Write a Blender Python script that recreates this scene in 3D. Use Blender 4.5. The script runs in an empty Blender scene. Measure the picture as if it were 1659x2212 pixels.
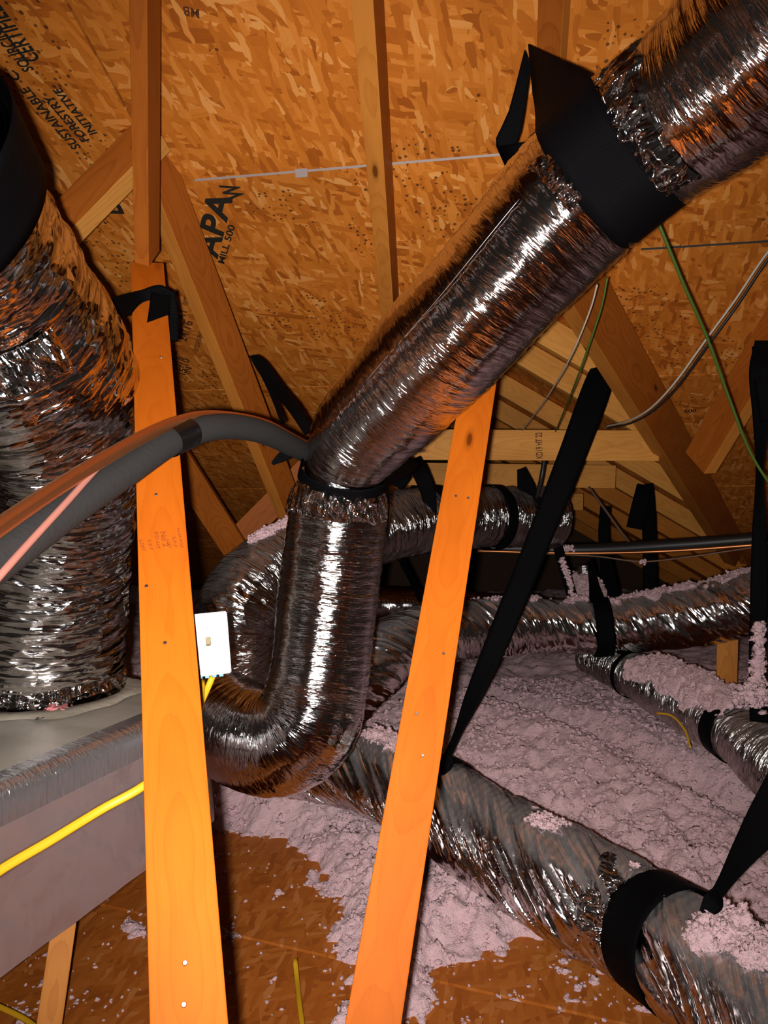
import bpy, bmesh, math, random
import numpy as np
from mathutils import Vector, Matrix
random.seed(7); rng = np.random.default_rng(11)

# ------------------------------------------------------------------ camera, world, light, exposure
F = 1534.0; CX, CY = 829.5, 1106.0; HC = 1.20          # focal length in pixels of a 1659x2212 frame, eye height
S = bpy.context.scene
COL = S.collection
cam_d = bpy.data.cameras.new('camera'); cam = bpy.data.objects.new('camera', cam_d); COL.objects.link(cam)
cam_d.sensor_fit = 'VERTICAL'; cam_d.sensor_height = 36.0; cam_d.sensor_width = 27.0
cam_d.lens = 36.0 * F / 2212.0; cam_d.clip_start = 0.02
cam.location = (0, 0, HC); cam.rotation_euler = (math.pi / 2, 0, 0)
S.camera = cam
W = bpy.data.worlds.new('attic_dark'); S.world = W; W.use_nodes = True
W.node_tree.nodes['Background'].inputs[0].default_value = (1.0, 0.80, 0.68, 1)
W.node_tree.nodes['Background'].inputs[1].default_value = 0.016
# the phone's flash: sits just left of and below the lens, a wide beam strongest in the middle
fl_d = bpy.data.lights.new('phone_flash', 'SPOT'); fl = bpy.data.objects.new('phone_flash', fl_d); COL.objects.link(fl)
fl_d.energy = 240; fl_d.color = (1.0, 0.955, 0.93); fl_d.spot_size = math.radians(110); fl_d.spot_blend = 1.0
fl_d.shadow_soft_size = 0.012
fl.location = (-0.032, -0.01, HC - 0.016); fl.rotation_euler = (math.radians(90), 0, 0)
S.view_settings.view_transform = 'Standard'; S.view_settings.look = 'None'
S.view_settings.exposure = 0.0; S.view_settings.gamma = 1.0
S.view_settings.use_curve_mapping = False
try:
    S.cycles.use_denoising = True
    S.cycles.sample_clamp_indirect = 4.0
    S.cycles.max_bounces = 5; S.cycles.diffuse_bounces = 2; S.cycles.glossy_bounces = 3
    S.cycles.transmission_bounces = 1; S.cycles.transparent_max_bounces = 2
    S.cycles.use_adaptive_sampling = True; S.cycles.adaptive_threshold = 0.06; S.cycles.adaptive_min_samples = 12
    S.cycles.caustics_reflective = False; S.cycles.caustics_refractive = False
except Exception:
    pass

# ------------------------------------------------------------------ helpers
CAM = Vector((0, 0, HC))
def P(px, py, d):
    return Vector(((px - CX) / F * d, d, HC + (CY - py) / F * d))
def lerp(a, b, t): return a + (b - a) * t

def _hash(ix, iy, iz):
    with np.errstate(over='ignore'):
        h = (ix.astype(np.int64) * 374761393 + iy.astype(np.int64) * 668265263 + iz.astype(np.int64) * 2147483647 * 3) & 0xFFFFFFFF
        h = ((h ^ (h >> 13)) * 1274126177) & 0xFFFFFFFF
        h = h ^ (h >> 16)
    return (h & 0xFFFF) / 32767.5 - 1.0
def vnoise(x, y, z=None):
    x = np.asarray(x, float); y = np.asarray(y, float)
    z = np.zeros_like(x) if z is None else np.asarray(z, float)
    ix, iy, iz = np.floor(x), np.floor(y), np.floor(z)
    fx, fy, fz = x - ix, y - iy, z - iz
    fx = fx * fx * (3 - 2 * fx); fy = fy * fy * (3 - 2 * fy); fz = fz * fz * (3 - 2 * fz)
    r = 0
    for a in (0, 1):
        for b in (0, 1):
            for c in (0, 1):
                w = (fx if a else 1 - fx) * (fy if b else 1 - fy) * (fz if c else 1 - fz)
                r = r + w * _hash(ix + a, iy + b, iz + c)
    return r
def fbm(x, y, z=None, o=4):
    r = 0; a = 1.0; f = 1.0
    for k in range(o):
        r = r + a * vnoise(x * f + 17 * k, y * f + 31 * k, None if z is None else z * f + 7 * k); a *= .5; f *= 2.03
    return r

def tag(o, label=None, cat=None, group=None, kind=None):
    if label: o['label'] = label
    if cat: o['category'] = cat
    if group: o['group'] = group
    if kind: o['kind'] = kind
    return o
def adopt(o, parent):
    o.parent = parent
    if parent is not None:
        m = parent.matrix_basis.copy(); q = parent
        while q.parent is not None:
            m = q.parent.matrix_basis @ q.matrix_parent_inverse @ m if q.parent.parent is None else m; q = q.parent
        o.matrix_parent_inverse = m.inverted()
    return o
def link(name, me, mat=None, parent=None, mw=None):
    if mat is not None: me.materials.append(mat)
    o = bpy.data.objects.new(name, me); COL.objects.link(o)
    if mw is not None: o.matrix_basis = mw
    if parent is not None: adopt(o, parent)
    return o
def empty(name, loc):
    o = bpy.data.objects.new(name, None); COL.objects.link(o); o.location = loc
    o.empty_display_size = .05
    return o
def mk(name, verts, faces, mat=None, parent=None, smooth=True, uv=None):
    """one mesh object from world-space vertices, origin moved to their middle"""
    v = np.asarray([tuple(p) for p in verts] if not isinstance(verts, np.ndarray) else verts, float)
    c = (v.min(0) + v.max(0)) / 2
    v = v - c
    me = bpy.data.meshes.new(name)
    if isinstance(faces, np.ndarray):
        n, k = faces.shape
        me.vertices.add(len(v)); me.vertices.foreach_set('co', v.astype(np.float32).ravel())
        me.loops.add(n * k); me.loops.foreach_set('vertex_index', faces.astype(np.int32).ravel())
        me.polygons.add(n); me.polygons.foreach_set('loop_start', np.arange(0, n * k, k, dtype=np.int32))
        me.polygons.foreach_set('loop_total', np.full(n, k, dtype=np.int32))
        me.update(calc_edges=True); me.validate()
    else:
        me.from_pydata([tuple(p) for p in v], [], faces)
    if smooth:
        me.polygons.foreach_set('use_smooth', np.ones(len(me.polygons), dtype=bool))
    if uv is not None:
        l = me.uv_layers.new(name='UVMap')
        l.data.foreach_set('uv', np.asarray(uv, np.float32).ravel())
    me.update()
    return link(name, me, mat, parent, Matrix.Translation(Vector(c)))

# ------------------------------------------------------------------ materials
class NT:
    def __init__(self, name):
        self.m = bpy.data.materials.new(name); self.m.use_nodes = True
        self.t = self.m.node_tree; self.t.nodes.clear()
        self.out = self.n('ShaderNodeOutputMaterial'); self.bsdf = self.n('ShaderNodeBsdfPrincipled')
        self.l(self.bsdf.outputs[0], self.out.inputs[0])
    def n(self, typ, **kw):
        x = self.t.nodes.new(typ)
        for k, v in kw.items(): setattr(x, k, v)
        return x
    def l(self, a, b): self.t.links.new(a, b)
    def val(self, sock, v):
        if hasattr(v, 'default_value') or hasattr(v, 'links'): self.l(v, sock)
        else: sock.default_value = v
    def math(self, op, a, b=0.0, c=0.0, clamp=False):
        x = self.n('ShaderNodeMath', operation=op, use_clamp=clamp)
        for i, v in enumerate((a, b, c)): self.val(x.inputs[i], v)
        return x.outputs[0]
    def mix(self, f, a, b, blend='MIX'):
        x = self.n('ShaderNodeMix', data_type='RGBA', blend_type=blend)
        self.val(x.inputs[0], f)
        for i, v in ((6, a), (7, b)):
            if isinstance(v, tuple): v = v if len(v) == 4 else v + (1,)
            self.val(x.inputs[i], v)
        return x.outputs[2]
    def coord(self, which='Object', scale=(1, 1, 1), rot=(0, 0, 0), off=None, rnd=0.0):
        tc = self.n('ShaderNodeTexCoord'); v = tc.outputs[which]
        if rnd:
            oi = self.n('ShaderNodeObjectInfo')
            cx = self.n('ShaderNodeCombineXYZ')
            self.l(self.math('MULTIPLY', oi.outputs['Random'], rnd), cx.inputs[0])
            self.l(self.math('MULTIPLY', oi.outputs['Random'], rnd * .73), cx.inputs[1])
            a = self.n('ShaderNodeVectorMath', operation='ADD'); self.l(v, a.inputs[0]); self.l(cx.outputs[0], a.inputs[1]); v = a.outputs[0]
        return self.map(v, scale, rot)
    def map(self, v, scale=(1, 1, 1), rot=(0, 0, 0), loc=(0, 0, 0)):
        mp = self.n('ShaderNodeMapping'); self.l(v, mp.inputs[0])
        mp.inputs['Scale'].default_value = scale; mp.inputs['Rotation'].default_value = rot; mp.inputs['Location'].default_value = loc
        return mp.outputs[0]
    def noise(self, v, scale, detail=3, rough=.55, dist=0.0, typ=None):
        x = self.n('ShaderNodeTexNoise'); self.l(v, x.inputs['Vector']); x.inputs['Scale'].default_value = scale
        x.inputs['Detail'].default_value = detail; x.inputs['Roughness'].default_value = rough; x.inputs['Distortion'].default_value = dist
        if typ: x.noise_type = typ
        return x.outputs['Fac']
    def ramp(self, f, stops):
        x = self.n('ShaderNodeValToRGB'); self.l(f, x.inputs[0]); e = x.color_ramp.elements
        while len(e) > 1: e.remove(e[-1])
        e[0].position = stops[0][0]; e[0].color = stops[0][1] if len(stops[0][1]) == 4 else stops[0][1] + (1,)
        for p, c in stops[1:]:
            k = e.new(p); k.color = c if len(c) == 4 else c + (1,)
        return x.outputs[0]
    def bump(self, h, strength=.3, dist=.01, prev=None):
        x = self.n('ShaderNodeBump'); self.l(h, x.inputs['Height']); x.inputs['Strength'].default_value = strength
        x.inputs['Distance'].default_value = dist
        if prev is not None: self.l(prev, x.inputs['Normal'])
        return x.outputs[0]
    def set(self, **kw):
        for k, v in kw.items():
            s = self.bsdf.inputs[k.replace('_', ' ')]
            if isinstance(v, tuple) and len(v) == 3: v = v + (1,)
            self.val(s, v)
        return self.m

def mat_osb(name, tint=1.0, spots=False, wash=(1, 1, 1), soft=0.0):
    N = NT(name)
    base = N.coord('Object', rnd=5.0)
    wv = N.n('ShaderNodeVectorMath', operation='ADD'); N.l(base, wv.inputs[0])
    sc = N.n('ShaderNodeVectorMath', operation='SCALE'); nz = N.n('ShaderNodeTexNoise'); N.l(base, nz.inputs['Vector']); nz.inputs['Scale'].default_value = 14
    N.l(nz.outputs['Color'], sc.inputs[0]); sc.inputs['Scale'].default_value = 0.022
    N.l(sc.outputs[0], wv.inputs[1]); b = wv.outputs[0]
    col = None; hgt = None
    lay = [(0.10, 13, 40), (1.15, 12, 36), (-0.75, 11, 44), (2.2, 12, 38), (-0.25, 11, 56), (1.7, 16, 68)]
    for i, (rot, sx, sy) in enumerate(lay):
        v = N.map(b, (1, 1, 0), (0, 0, rot), (i * 3.1, i * 1.7, i))
        v = N.map(v, (sx, sy, 1))
        vo = N.n('ShaderNodeTexVoronoi', distance='CHEBYCHEV'); vo.voronoi_dimensions = '2D'
        N.l(v, vo.inputs['Vector']); vo.inputs['Scale'].default_value = 1.0
        sp = N.n('ShaderNodeSeparateColor'); N.l(vo.outputs['Color'], sp.inputs[0])
        t = tint
        c = N.ramp(sp.outputs[0], [(0, (.42 * t, .120 * t, .013 * t)), (.2, (.58 * t, .190 * t, .022 * t)), (.6, (.70 * t, .250 * t, .034 * t)),
                                   (.88, (.80 * t, .32 * t, .062 * t)), (1, (.90 * t, .46 * t, .15 * t))])
        # fine grain lines along each strand
        g = N.noise(N.map(v, (.5, 3.0, 1)), 2.0, 1)
        c = N.mix(.55, c, N.mix(g, (.66, .64, .60), (1.22, 1.22, 1.22)), 'MULTIPLY')
        if col is None: col, hgt = c, sp.outputs[1]
        else:
            show = N.math('GREATER_THAN', sp.outputs[2], .53)
            col = N.mix(show, col, c)
            mh = N.n('ShaderNodeMix', data_type='FLOAT'); N.l(show, mh.inputs[0]); N.l(hgt, mh.inputs[2]); N.l(sp.outputs[1], mh.inputs[3]); hgt = mh.outputs[0]
    if soft: col = N.mix(soft, col, tuple(q * tint for q in (.66, .225, .030)))
    big = N.noise(base, 1.6, 3)
    col = N.mix(1.0, col, wash, 'MULTIPLY')
    col = N.mix(.6, col, N.ramp(big, [(.3, (.72, .68, .62)), (.7, (1.12, 1.1, 1.08))]), 'MULTIPLY')
    if spots:      # mildew specks, thick in some places and missing in others
        vs = N.n('ShaderNodeTexVoronoi'); vs.voronoi_dimensions = '2D'; vs.inputs['Scale'].default_value = 52
        N.l(base, vs.inputs['Vector'])
        s2 = N.n('ShaderNodeSeparateColor'); N.l(vs.outputs['Color'], s2.inputs[0])
        rad = N.math('MULTIPLY', s2.outputs[0], .30)
        near = N.math('LESS_THAN', vs.outputs['Distance'], rad)
        patch = N.math('GREATER_THAN', N.noise(N.map(base, (1, 1, 1), (0, 0, 0), (3.2, 1.1, 0)), 2.3, 2), .56)
        keep = N.math('GREATER_THAN', s2.outputs[1], .45)
        f = N.math('MULTIPLY', N.math('MULTIPLY', near, patch), keep)
        col = N.mix(N.math('MULTIPLY', f, .8), col, (.05, .018, .008))
    bm = N.bump(hgt, .18, .002)
    return N.set(Base_Color=col, Roughness=.62, Normal=bm, Specular_IOR_Level=.25)

def mat_wood(name, light, dark, ring=42.0, knots=True, contrast=1.0, rough=.5):
    N = NT(name)
    p = N.coord('Object', rnd=9.0)
    s = N.n('ShaderNodeSeparateXYZ'); N.l(p, s.inputs[0])
    p0 = N.coord('Object'); s0 = N.n('ShaderNodeSeparateXYZ'); N.l(p0, s0.inputs[0])
    sx, sy, sz = s.outputs[0], s0.outputs[1], s0.outputs[2]
    drift = N.math('MULTIPLY', N.math('SUBTRACT', N.noise(N.map(p, (1.0, .0, .0)), 1.5, 2, .5), .5), .20)
    wav = N.math('MULTIPLY', N.math('SUBTRACT', N.noise(N.map(p, (4, 26, 10)), 1.0, 3), .5), .012)
    zz = N.math('ADD', N.math('ADD', sz, drift), .035)
    yy = N.math('ADD', sy, wav)
    r = N.math('SQRT', N.math('ADD', N.math('MULTIPLY', yy, yy), N.math('MULTIPLY', zz, zz)))
    r = N.math('ADD', r, wav)
    saw = N.math('FRACT', N.math('MULTIPLY', r, ring * 2.2))
    band = N.math('POWER', saw, 3.0)
    fib = N.noise(N.map(p, (14, 520, 520)), 1.0, 3)
    f = N.math('ADD', N.math('MULTIPLY', band, .42 * contrast), N.math('MULTIPLY', N.math('SUBTRACT', fib, .42), .7 * contrast), clamp=True)
    blot = N.noise(N.map(p, (3.0, 9, 9)), 1.0, 3)
    c = N.mix(f, light, dark)
    c = N.mix(.7, c, N.ramp(blot, [(.3, (.80, .74, .66)), (.6, (1.06, 1.05, 1.04))]), 'MULTIPLY')
    if knots:
        vo = N.n('ShaderNodeTexVoronoi'); N.l(N.map(p, (4.2, 13, 13)), vo.inputs['Vector']); vo.inputs['Scale'].default_value = 1
        sp = N.n('ShaderNodeSeparateColor'); N.l(vo.outputs['Color'], sp.inputs[0])
        kr = N.math('MULTIPLY', N.math('GREATER_THAN', sp.outputs[0], .62), .085)
        d2 = N.math('SUBTRACT', vo.outputs['Distance'], kr)
        kf = N.ramp(d2, [(0.0, (1, 1, 1)), (.035, (.35, .35, .35)), (.12, (0, 0, 0))])
        kf = N.math('MULTIPLY', kf, N.math('GREATER_THAN', sp.outputs[0], .62))
        c = N.mix(kf, c, tuple(x * .38 for x in dark[:3]))
    bm = N.bump(fib, .12, .002)
    return N.set(Base_Color=c, Roughness=rough, Normal=bm, Specular_IOR_Level=.10)

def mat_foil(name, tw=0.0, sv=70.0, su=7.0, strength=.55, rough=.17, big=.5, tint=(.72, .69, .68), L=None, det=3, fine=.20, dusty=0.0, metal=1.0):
    """metallised film over a wire helix: wrinkles run round the tube; uv is in metres (u round, v along)"""
    N = NT(name)
    tc = N.n('ShaderNodeTexCoord'); uv = tc.outputs['UV']
    s = N.n('ShaderNodeSeparateXYZ'); N.l(uv, s.inputs[0])
    cb = N.n('ShaderNodeCombineXYZ'); N.l(s.outputs[0], cb.inputs[0])
    N.l(N.math('ADD', s.outputs[1], N.math('MULTIPLY', s.outputs[0], tw)), cb.inputs[1]); v = cb.outputs[0]
    wrp = N.n('ShaderNodeTexNoise'); N.l(v, wrp.inputs['Vector']); wrp.inputs['Scale'].default_value = 9
    sc = N.n('ShaderNodeVectorMath', operation='SCALE'); N.l(wrp.outputs['Color'], sc.inputs[0]); sc.inputs['Scale'].default_value = .014
    ad = N.n('ShaderNodeVectorMath', operation='ADD'); N.l(v, ad.inputs[0]); N.l(sc.outputs[0], ad.inputs[1]); v2 = ad.outputs[0]
    a = N.noise(N.map(v2, (su, sv, 1)), 1.0, det, .5)
    a = N.math('ABSOLUTE', N.math('SUBTRACT', a, .5))
    lv = N.noise(N.map(v, (5, 9, 1), (0, 0, 0), (2.2, 4.1, 0)), 1.0, 2)          # slack here, taut there
    a = N.math('MULTIPLY', a, N.math('MULTIPLY_ADD', N.math('SUBTRACT', lv, .5), 3.6, 1.0, clamp=False))
    b = N.noise(N.map(v2, (su * 2.2, sv * 3.6, 1), (0, 0, .06)), 1.0, 3, .6)
    c = N.noise(N.map(v2, (su * .55, sv * .30, 1), (0, 0, .05)), 1.0, 3, .55)
    c = N.math('ABSOLUTE', N.math('SUBTRACT', c, .5))
    vo = N.n('ShaderNodeTexVoronoi', feature='DISTANCE_TO_EDGE'); N.l(N.map(v2, (su * 1.4, sv * .42, 1), (0, 0, -.1)), vo.inputs['Vector']); vo.inputs['Scale'].default_value = 1
    L = L or 1.0 / sv                               # wrinkle spacing in metres sets how deep each layer is
    n = N.bump(c, 1.0, L * 3.2 * strength * big)
    n = N.bump(vo.outputs['Distance'], 1.0, L * .9 * strength * big, n)
    n = N.bump(a, 1.0, L * 1.25 * strength, n)
    n = N.bump(b, 1.0, L * fine * strength, n)
    dust = N.noise(N.map(v, (9, 9, 1)), 1.0, 4)
    ro = N.math('ADD', rough, N.math('MULTIPLY', dust, .05))
    if not dusty: return N.set(Base_Color=tint, Metallic=metal, Roughness=ro, Normal=n)
    # attic dust settled on whatever faces up
    g = N.n('ShaderNodeNewGeometry'); gz = N.n('ShaderNodeSeparateXYZ'); N.l(g.outputs['Normal'], gz.inputs[0])
    up = N.math('MULTIPLY', N.math('SUBTRACT', gz.outputs[2], .35), 1.9, clamp=True)
    f = N.math('MULTIPLY', N.math('MULTIPLY', up, N.math('ADD', dust, .35, clamp=True)), dusty, clamp=True)
    return N.set(Base_Color=N.mix(f, tint, (.105, .085, .068)), Metallic=N.math('SUBTRACT', metal, f, clamp=True), Roughness=N.math('MULTIPLY_ADD', f, .5, ro), Normal=n)

def mat_simple(name, col, rough=.5, metallic=0.0, nscale=0.0, nstr=.2, spec=.4, var=0.0):
    N = NT(name)
    kw = dict(Base_Color=col, Roughness=rough, Metallic=metallic, Specular_IOR_Level=spec)
    if nscale:
        p = N.coord('Object'); h = N.noise(p, nscale, 3)
        kw['Normal'] = N.bump(h, nstr, .004)
        if var:
            kw['Base_Color'] = N.mix(N.noise(p, nscale * .35, 3), tuple(x * (1 - var) for x in col), tuple(min(1, x * (1 + var)) for x in col))
    return N.set(**kw)

def mat_web():
    N = NT('black_webbing')
    tc = N.n('ShaderNodeTexCoord'); uv = tc.outputs['UV']
    w = N.n('ShaderNodeTexWave'); N.l(N.map(uv, (1, 1, 1)), w.inputs['Vector']); w.inputs['Scale'].default_value = 95; w.bands_direction = 'Y'; w.inputs['Distortion'].default_value = .6
    w2 = N.n('ShaderNodeTexWave'); N.l(uv, w2.inputs['Vector']); w2.inputs['Scale'].default_value = 70; w2.bands_direction = 'X'
    h = N.math('ADD', w.outputs['Fac'], N.math('MULTIPLY', w2.outputs['Fac'], .5))
    return N.set(Base_Color=(.003, .0028, .0033), Roughness=.5, Specular_IOR_Level=.10, IOR=1.2, Normal=N.bump(h, .5, .0012))

def mat_fluff():
    N = NT('blown_insulation')
    p = N.coord('Object')
    a = N.noise(p, 60, 4, .65); b = N.noise(p, 5, 3); k = N.noise(p, 240, 3, .7)
    c = N.mix(b, (.80, .50, .535), (.86, .60, .60))
    c = N.mix(N.math('MULTIPLY', N.math('SUBTRACT', .55, a, clamp=True), 1.3, clamp=True), c, (.58, .34, .37))  # darker crevices: shade put into the colour, following the bump noise
    n = N.bump(a, .7, .012); n = N.bump(k, .6, .004, n)
    N.bsdf.inputs['Sheen Weight'].default_value = .25
    return N.set(Base_Color=c, Roughness=.95, Specular_IOR_Level=.1, Normal=n)

M = {}
M['osb'] = mat_osb('strand_board', tint=.92, spots=True, wash=(1, .87, .70))
M['osb_floor'] = mat_osb('strand_board_deck', tint=.74, wash=(1, .80, .75), soft=.35)
M['post'] = mat_wood('orange_stud', (.48, .108, .0060), (.37, .066, .0030), contrast=.7, rough=.6)
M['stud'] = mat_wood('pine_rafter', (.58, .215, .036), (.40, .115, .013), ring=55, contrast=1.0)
M['brown'] = mat_wood('brown_rafter', (.36, .100, .013), (.21, .047, .005), ring=50, contrast=1.1)
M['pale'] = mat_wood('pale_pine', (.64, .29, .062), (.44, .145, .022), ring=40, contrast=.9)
M['foil'] = mat_foil('foil_sleeve', su=12, sv=105, strength=.40, big=.45, rough=.06)
M['foil_twist'] = mat_foil('foil_sleeve_twisted', tw=-1.25, sv=15, su=3.0, strength=.50, big=.5, rough=.09, det=1.2, fine=.05, dusty=.24)
M['foil_slant'] = mat_foil('foil_sleeve_slanted', tw=-.6, sv=16, su=3.4, strength=.50, big=.5, rough=.10, det=1.2, fine=.05, dusty=.24)
M['foil_crumple'] = mat_foil('foil_sleeve_crumpled', sv=26, su=6.5, strength=.52, big=.7, rough=.08, det=1.5, fine=.08)
M['foil_dim_dust'] = mat_foil('dusty_shaded_foil', sv=70, su=7, strength=.9, big=1.1, rough=.14, tint=(.40, .38, .365), dusty=.24)  # tint darkened for dust and for flash falloff on the far duct
M['foil_grey'] = mat_foil('grey_foil', sv=60, su=7, strength=.9, big=1.1, rough=.16, tint=(.62, .60, .58), dusty=.24)
M['board_foil'] = mat_foil('plenum_foil', sv=7, su=7, strength=.05, big=.5, rough=.30, tint=(.68, .53, .51), metal=.78)
M['crumple'] = mat_foil('loose_foil', sv=14, su=30, strength=.6, big=.8, rough=.09, L=.02, det=1.5, fine=.06)
M['web'] = mat_web()
M['rubber'] = mat_simple('foam_pipe_cover', (.026, .024, .023), .8, spec=.2, nscale=90, nstr=.25)
M['tape'] = mat_simple('black_tape', (.003, .003, .0035), .3, spec=.3)
M['copper'] = mat_simple('copper_tube', (.62, .25, .09), .42, metallic=1.0, nscale=30, nstr=.05)
M['pink_wire'] = mat_simple('pink_sheath', (.36, .14, .105), .5)
M['white_wire'] = mat_simple('white_sheath', (.42, .36, .29), .5)
M['black_wire'] = mat_simple('black_sheath', (.012, .011, .010), .45)
M['brown_wire'] = mat_simple('brown_sheath', (.16, .085, .05), .5)
M['green_wire'] = mat_simple('green_sheath', (.055, .105, .012), .5)
M['yellow'] = mat_simple('yellow_cable', (.62, .32, .010), .42)
M['plate'] = mat_simple('white_plastic', (.245, .236, .262), .35)
M['ivory'] = mat_simple('ivory_plastic', (.23, .185, .105), .4)
M['blue'] = mat_simple('blue_box', (.02, .20, .42), .45)
M['steel'] = mat_simple('nail_steel', (.42, .38, .36), .35, metallic=1.0)
M['clip'] = mat_simple('zinc_clip', (.30, .24, .22), .55, metallic=.0)
M['ink'] = mat_simple('black_ink', (.014, .012, .008), .7)
M['ink_soft'] = mat_simple('faded_ink', (.10, .030, .006), .7)
M['ink_red'] = mat_simple('faint_red_ink', (.27, .045, .003), .7)
M['mastic'] = mat_simple('grey_mastic', (.42, .36, .28), .8, nscale=40, nstr=.6)
M['pink_foam'] = mat_simple('pink_fibreglass', (.66, .22, .22), .95, nscale=120, nstr=.7)
M['fluff'] = mat_fluff()
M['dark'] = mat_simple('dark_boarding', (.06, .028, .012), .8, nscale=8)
M['dark_duct'] = mat_simple('black_jacket', (.03, .027, .028), .35, nscale=25, nstr=.3)

# ------------------------------------------------------------------ shape builders
def board(name, p0, p1, w, t, mat, roll=0.0, parent=None, bev=.0025, edge=None):
    """sawn timber between two front-face points; local x runs along the grain"""
    p0, p1 = Vector(p0), Vector(p1)
    x = (p1 - p0); L = x.length; x.normalize(); mid = (p0 + p1) / 2
    z = CAM - mid; z = (z - x * z.dot(x)).normalized()
    z = Matrix.Rotation(math.radians(roll), 3, x) @ z
    y = z.cross(x)
    bm = bmesh.new(); bmesh.ops.create_cube(bm, size=1.0)
    for v in bm.verts: v.co = Vector((v.co.x * L, v.co.y * w, v.co.z * t))
    bmesh.ops.bevel(bm, geom=bm.edges[:], offset=bev, segments=2, affect='EDGES', profile=.6)
    me = bpy.data.meshes.new(name); bm.to_mesh(me); bm.free()
    for q in me.polygons: q.use_smooth = False
    c = mid - z * t / 2
    R = Matrix((x, y, z)).transposed().to_4x4(); R.translation = c
    o = link(name, me, mat, parent, R)
    if edge is not None:                                  # sawn edges paler than weathered faces; straight rafter's brown edge is painted shade
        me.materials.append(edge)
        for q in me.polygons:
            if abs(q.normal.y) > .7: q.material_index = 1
    return o
def on_board(o, along, across, w, t):
    """a point on a board's front face (metres from its middle)"""
    return o.matrix_basis @ Vector((along, across, t / 2))

def catmull(pts, n=24):
    pts = [np.array(p, float) for p in pts]
    pts = [2 * pts[0] - pts[1]] + pts + [2 * pts[-1] - pts[-2]]
    out = []
    for i in range(1, len(pts) - 2):
        p0, p1, p2, p3 = pts[i - 1:i + 3]
        t0 = 0; t1 = np.linalg.norm((p1 - p0)[:3]) ** .5 + 1e-6; t2 = t1 + np.linalg.norm((p2 - p1)[:3]) ** .5 + 1e-6; t3 = t2 + np.linalg.norm((p3 - p2)[:3]) ** .5 + 1e-6
        for k in range(n):
            t = t1 + (t2 - t1) * k / n
            A1 = (t1 - t) / (t1 - t0) * p0 + (t - t0) / (t1 - t0) * p1
            A2 = (t2 - t) / (t2 - t1) * p1 + (t - t1) / (t2 - t1) * p2
            A3 = (t3 - t) / (t3 - t2) * p2 + (t - t2) / (t3 - t2) * p3
            B1 = (t2 - t) / (t2 - t0) * A1 + (t - t0) / (t2 - t0) * A2
            B2 = (t3 - t) / (t3 - t1) * A2 + (t - t1) / (t3 - t1) * A3
            out.append((t2 - t) / (t2 - t1) * B1 + (t - t1) / (t2 - t1) * B2)
    out.append(pts[-2])
    return np.array(out)
def resample(c, ds):
    seg = np.linalg.norm(np.diff(c[:, :3], axis=0), axis=1); s = np.concatenate([[0], np.cumsum(seg)])
    n = max(3, int(s[-1] / ds)); q = np.linspace(0, s[-1], n + 1)
    return np.stack([np.interp(q, s, c[:, k]) for k in range(c.shape[1])], 1), q
def frames(c):
    T = np.gradient(c, axis=0); T /= np.linalg.norm(T, axis=1)[:, None]
    n0 = np.array(CAM) - c[0]; n0 -= T[0] * n0.dot(T[0]); n0 /= np.linalg.norm(n0)
    Nn = [n0]
    for i in range(1, len(c)):
        v = Nn[-1] - T[i] * Nn[-1].dot(T[i]); Nn.append(v / np.linalg.norm(v))
    Nn = np.array(Nn); B = np.cross(T, Nn)
    return T, Nn, B
class Path: pass
def tube(name, pts, mat, ds=.006, seg=120, fold=.004, fl=.045, twist=0.0, rib=.0007, seed=0, parent=None, caps=True, sag=0.0, lump=.01, cf=1.5):
    """a flexible sleeve swept along (point, radius) with real folds pressed into it"""
    c4 = catmull([tuple(p) + (r,) for p, r in pts]); c4, s = resample(c4, ds)
    c, rad = c4[:, :3], c4[:, 3]
    T, Nn, B = frames(c)
    th = np.linspace(-math.pi, math.pi, seg + 1)
    SS, TH = np.meshgrid(s, th, indexing='ij'); RR = np.repeat(rad[:, None], seg + 1, 1)
    ct, st = np.cos(TH), np.sin(TH)
    ph = SS + twist * TH * RR
    q = ph / fl
    n1 = vnoise(ct * cf + seed, st * cf + seed * 1.7, q); n2 = vnoise(ct * cf * 1.8 + 9, st * cf * 1.8 + seed, q * 2.1 + 5)
    n3 = vnoise(ct * cf * 3 + 3, st * cf * 3 + seed, q * 4.3 + 2)
    d = fold * ((1 - np.abs(n1) * 2.0) * .8 + (1 - np.abs(n2) * 2) * .5 + n3 * .25)
    d += lump * RR / .14 * vnoise(ct * 1.1 + seed * 3, st * 1.1, SS * 5 + seed)
    d += rib * np.sin((SS + TH / (2 * math.pi) * .024) / .024 * 2 * math.pi)
    R = RR + d
    V = c[:, None, :] + R[..., None] * (ct[..., None] * Nn[:, None, :] + st[..., None] * B[:, None, :])
    if sag: V[..., 2] -= 0
    n, m = V.shape[:2]
    V[:, -1] = V[:, 0]
    i = np.arange(n - 1)[:, None]; j = np.arange(m - 1)[None, :]
    a = i * m + j
    Fc = np.stack([a, a + 1, a + m + 1, a + m], -1).reshape(-1, 4)[:, ::-1]
    U = np.stack([TH * RR, SS], -1).reshape(-1, 2)
    uv = U[Fc.ravel()]
    o = mk(name, V.reshape(-1, 3), Fc, mat, parent, True, uv)
    p = Path(); p.c, p.r, p.s, p.T, p.N, p.B, p.o = c, rad, s, T, Nn, B, o
    return p
def at(p, px, py):
    """index on a path whose centre shows nearest to a pixel"""
    u = CX + p.c[:, 0] / p.c[:, 1] * F; v = CY - (p.c[:, 2] - HC) / p.c[:, 1] * F
    return int(np.argmin((u - px) ** 2 + (v - py) ** 2))

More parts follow.
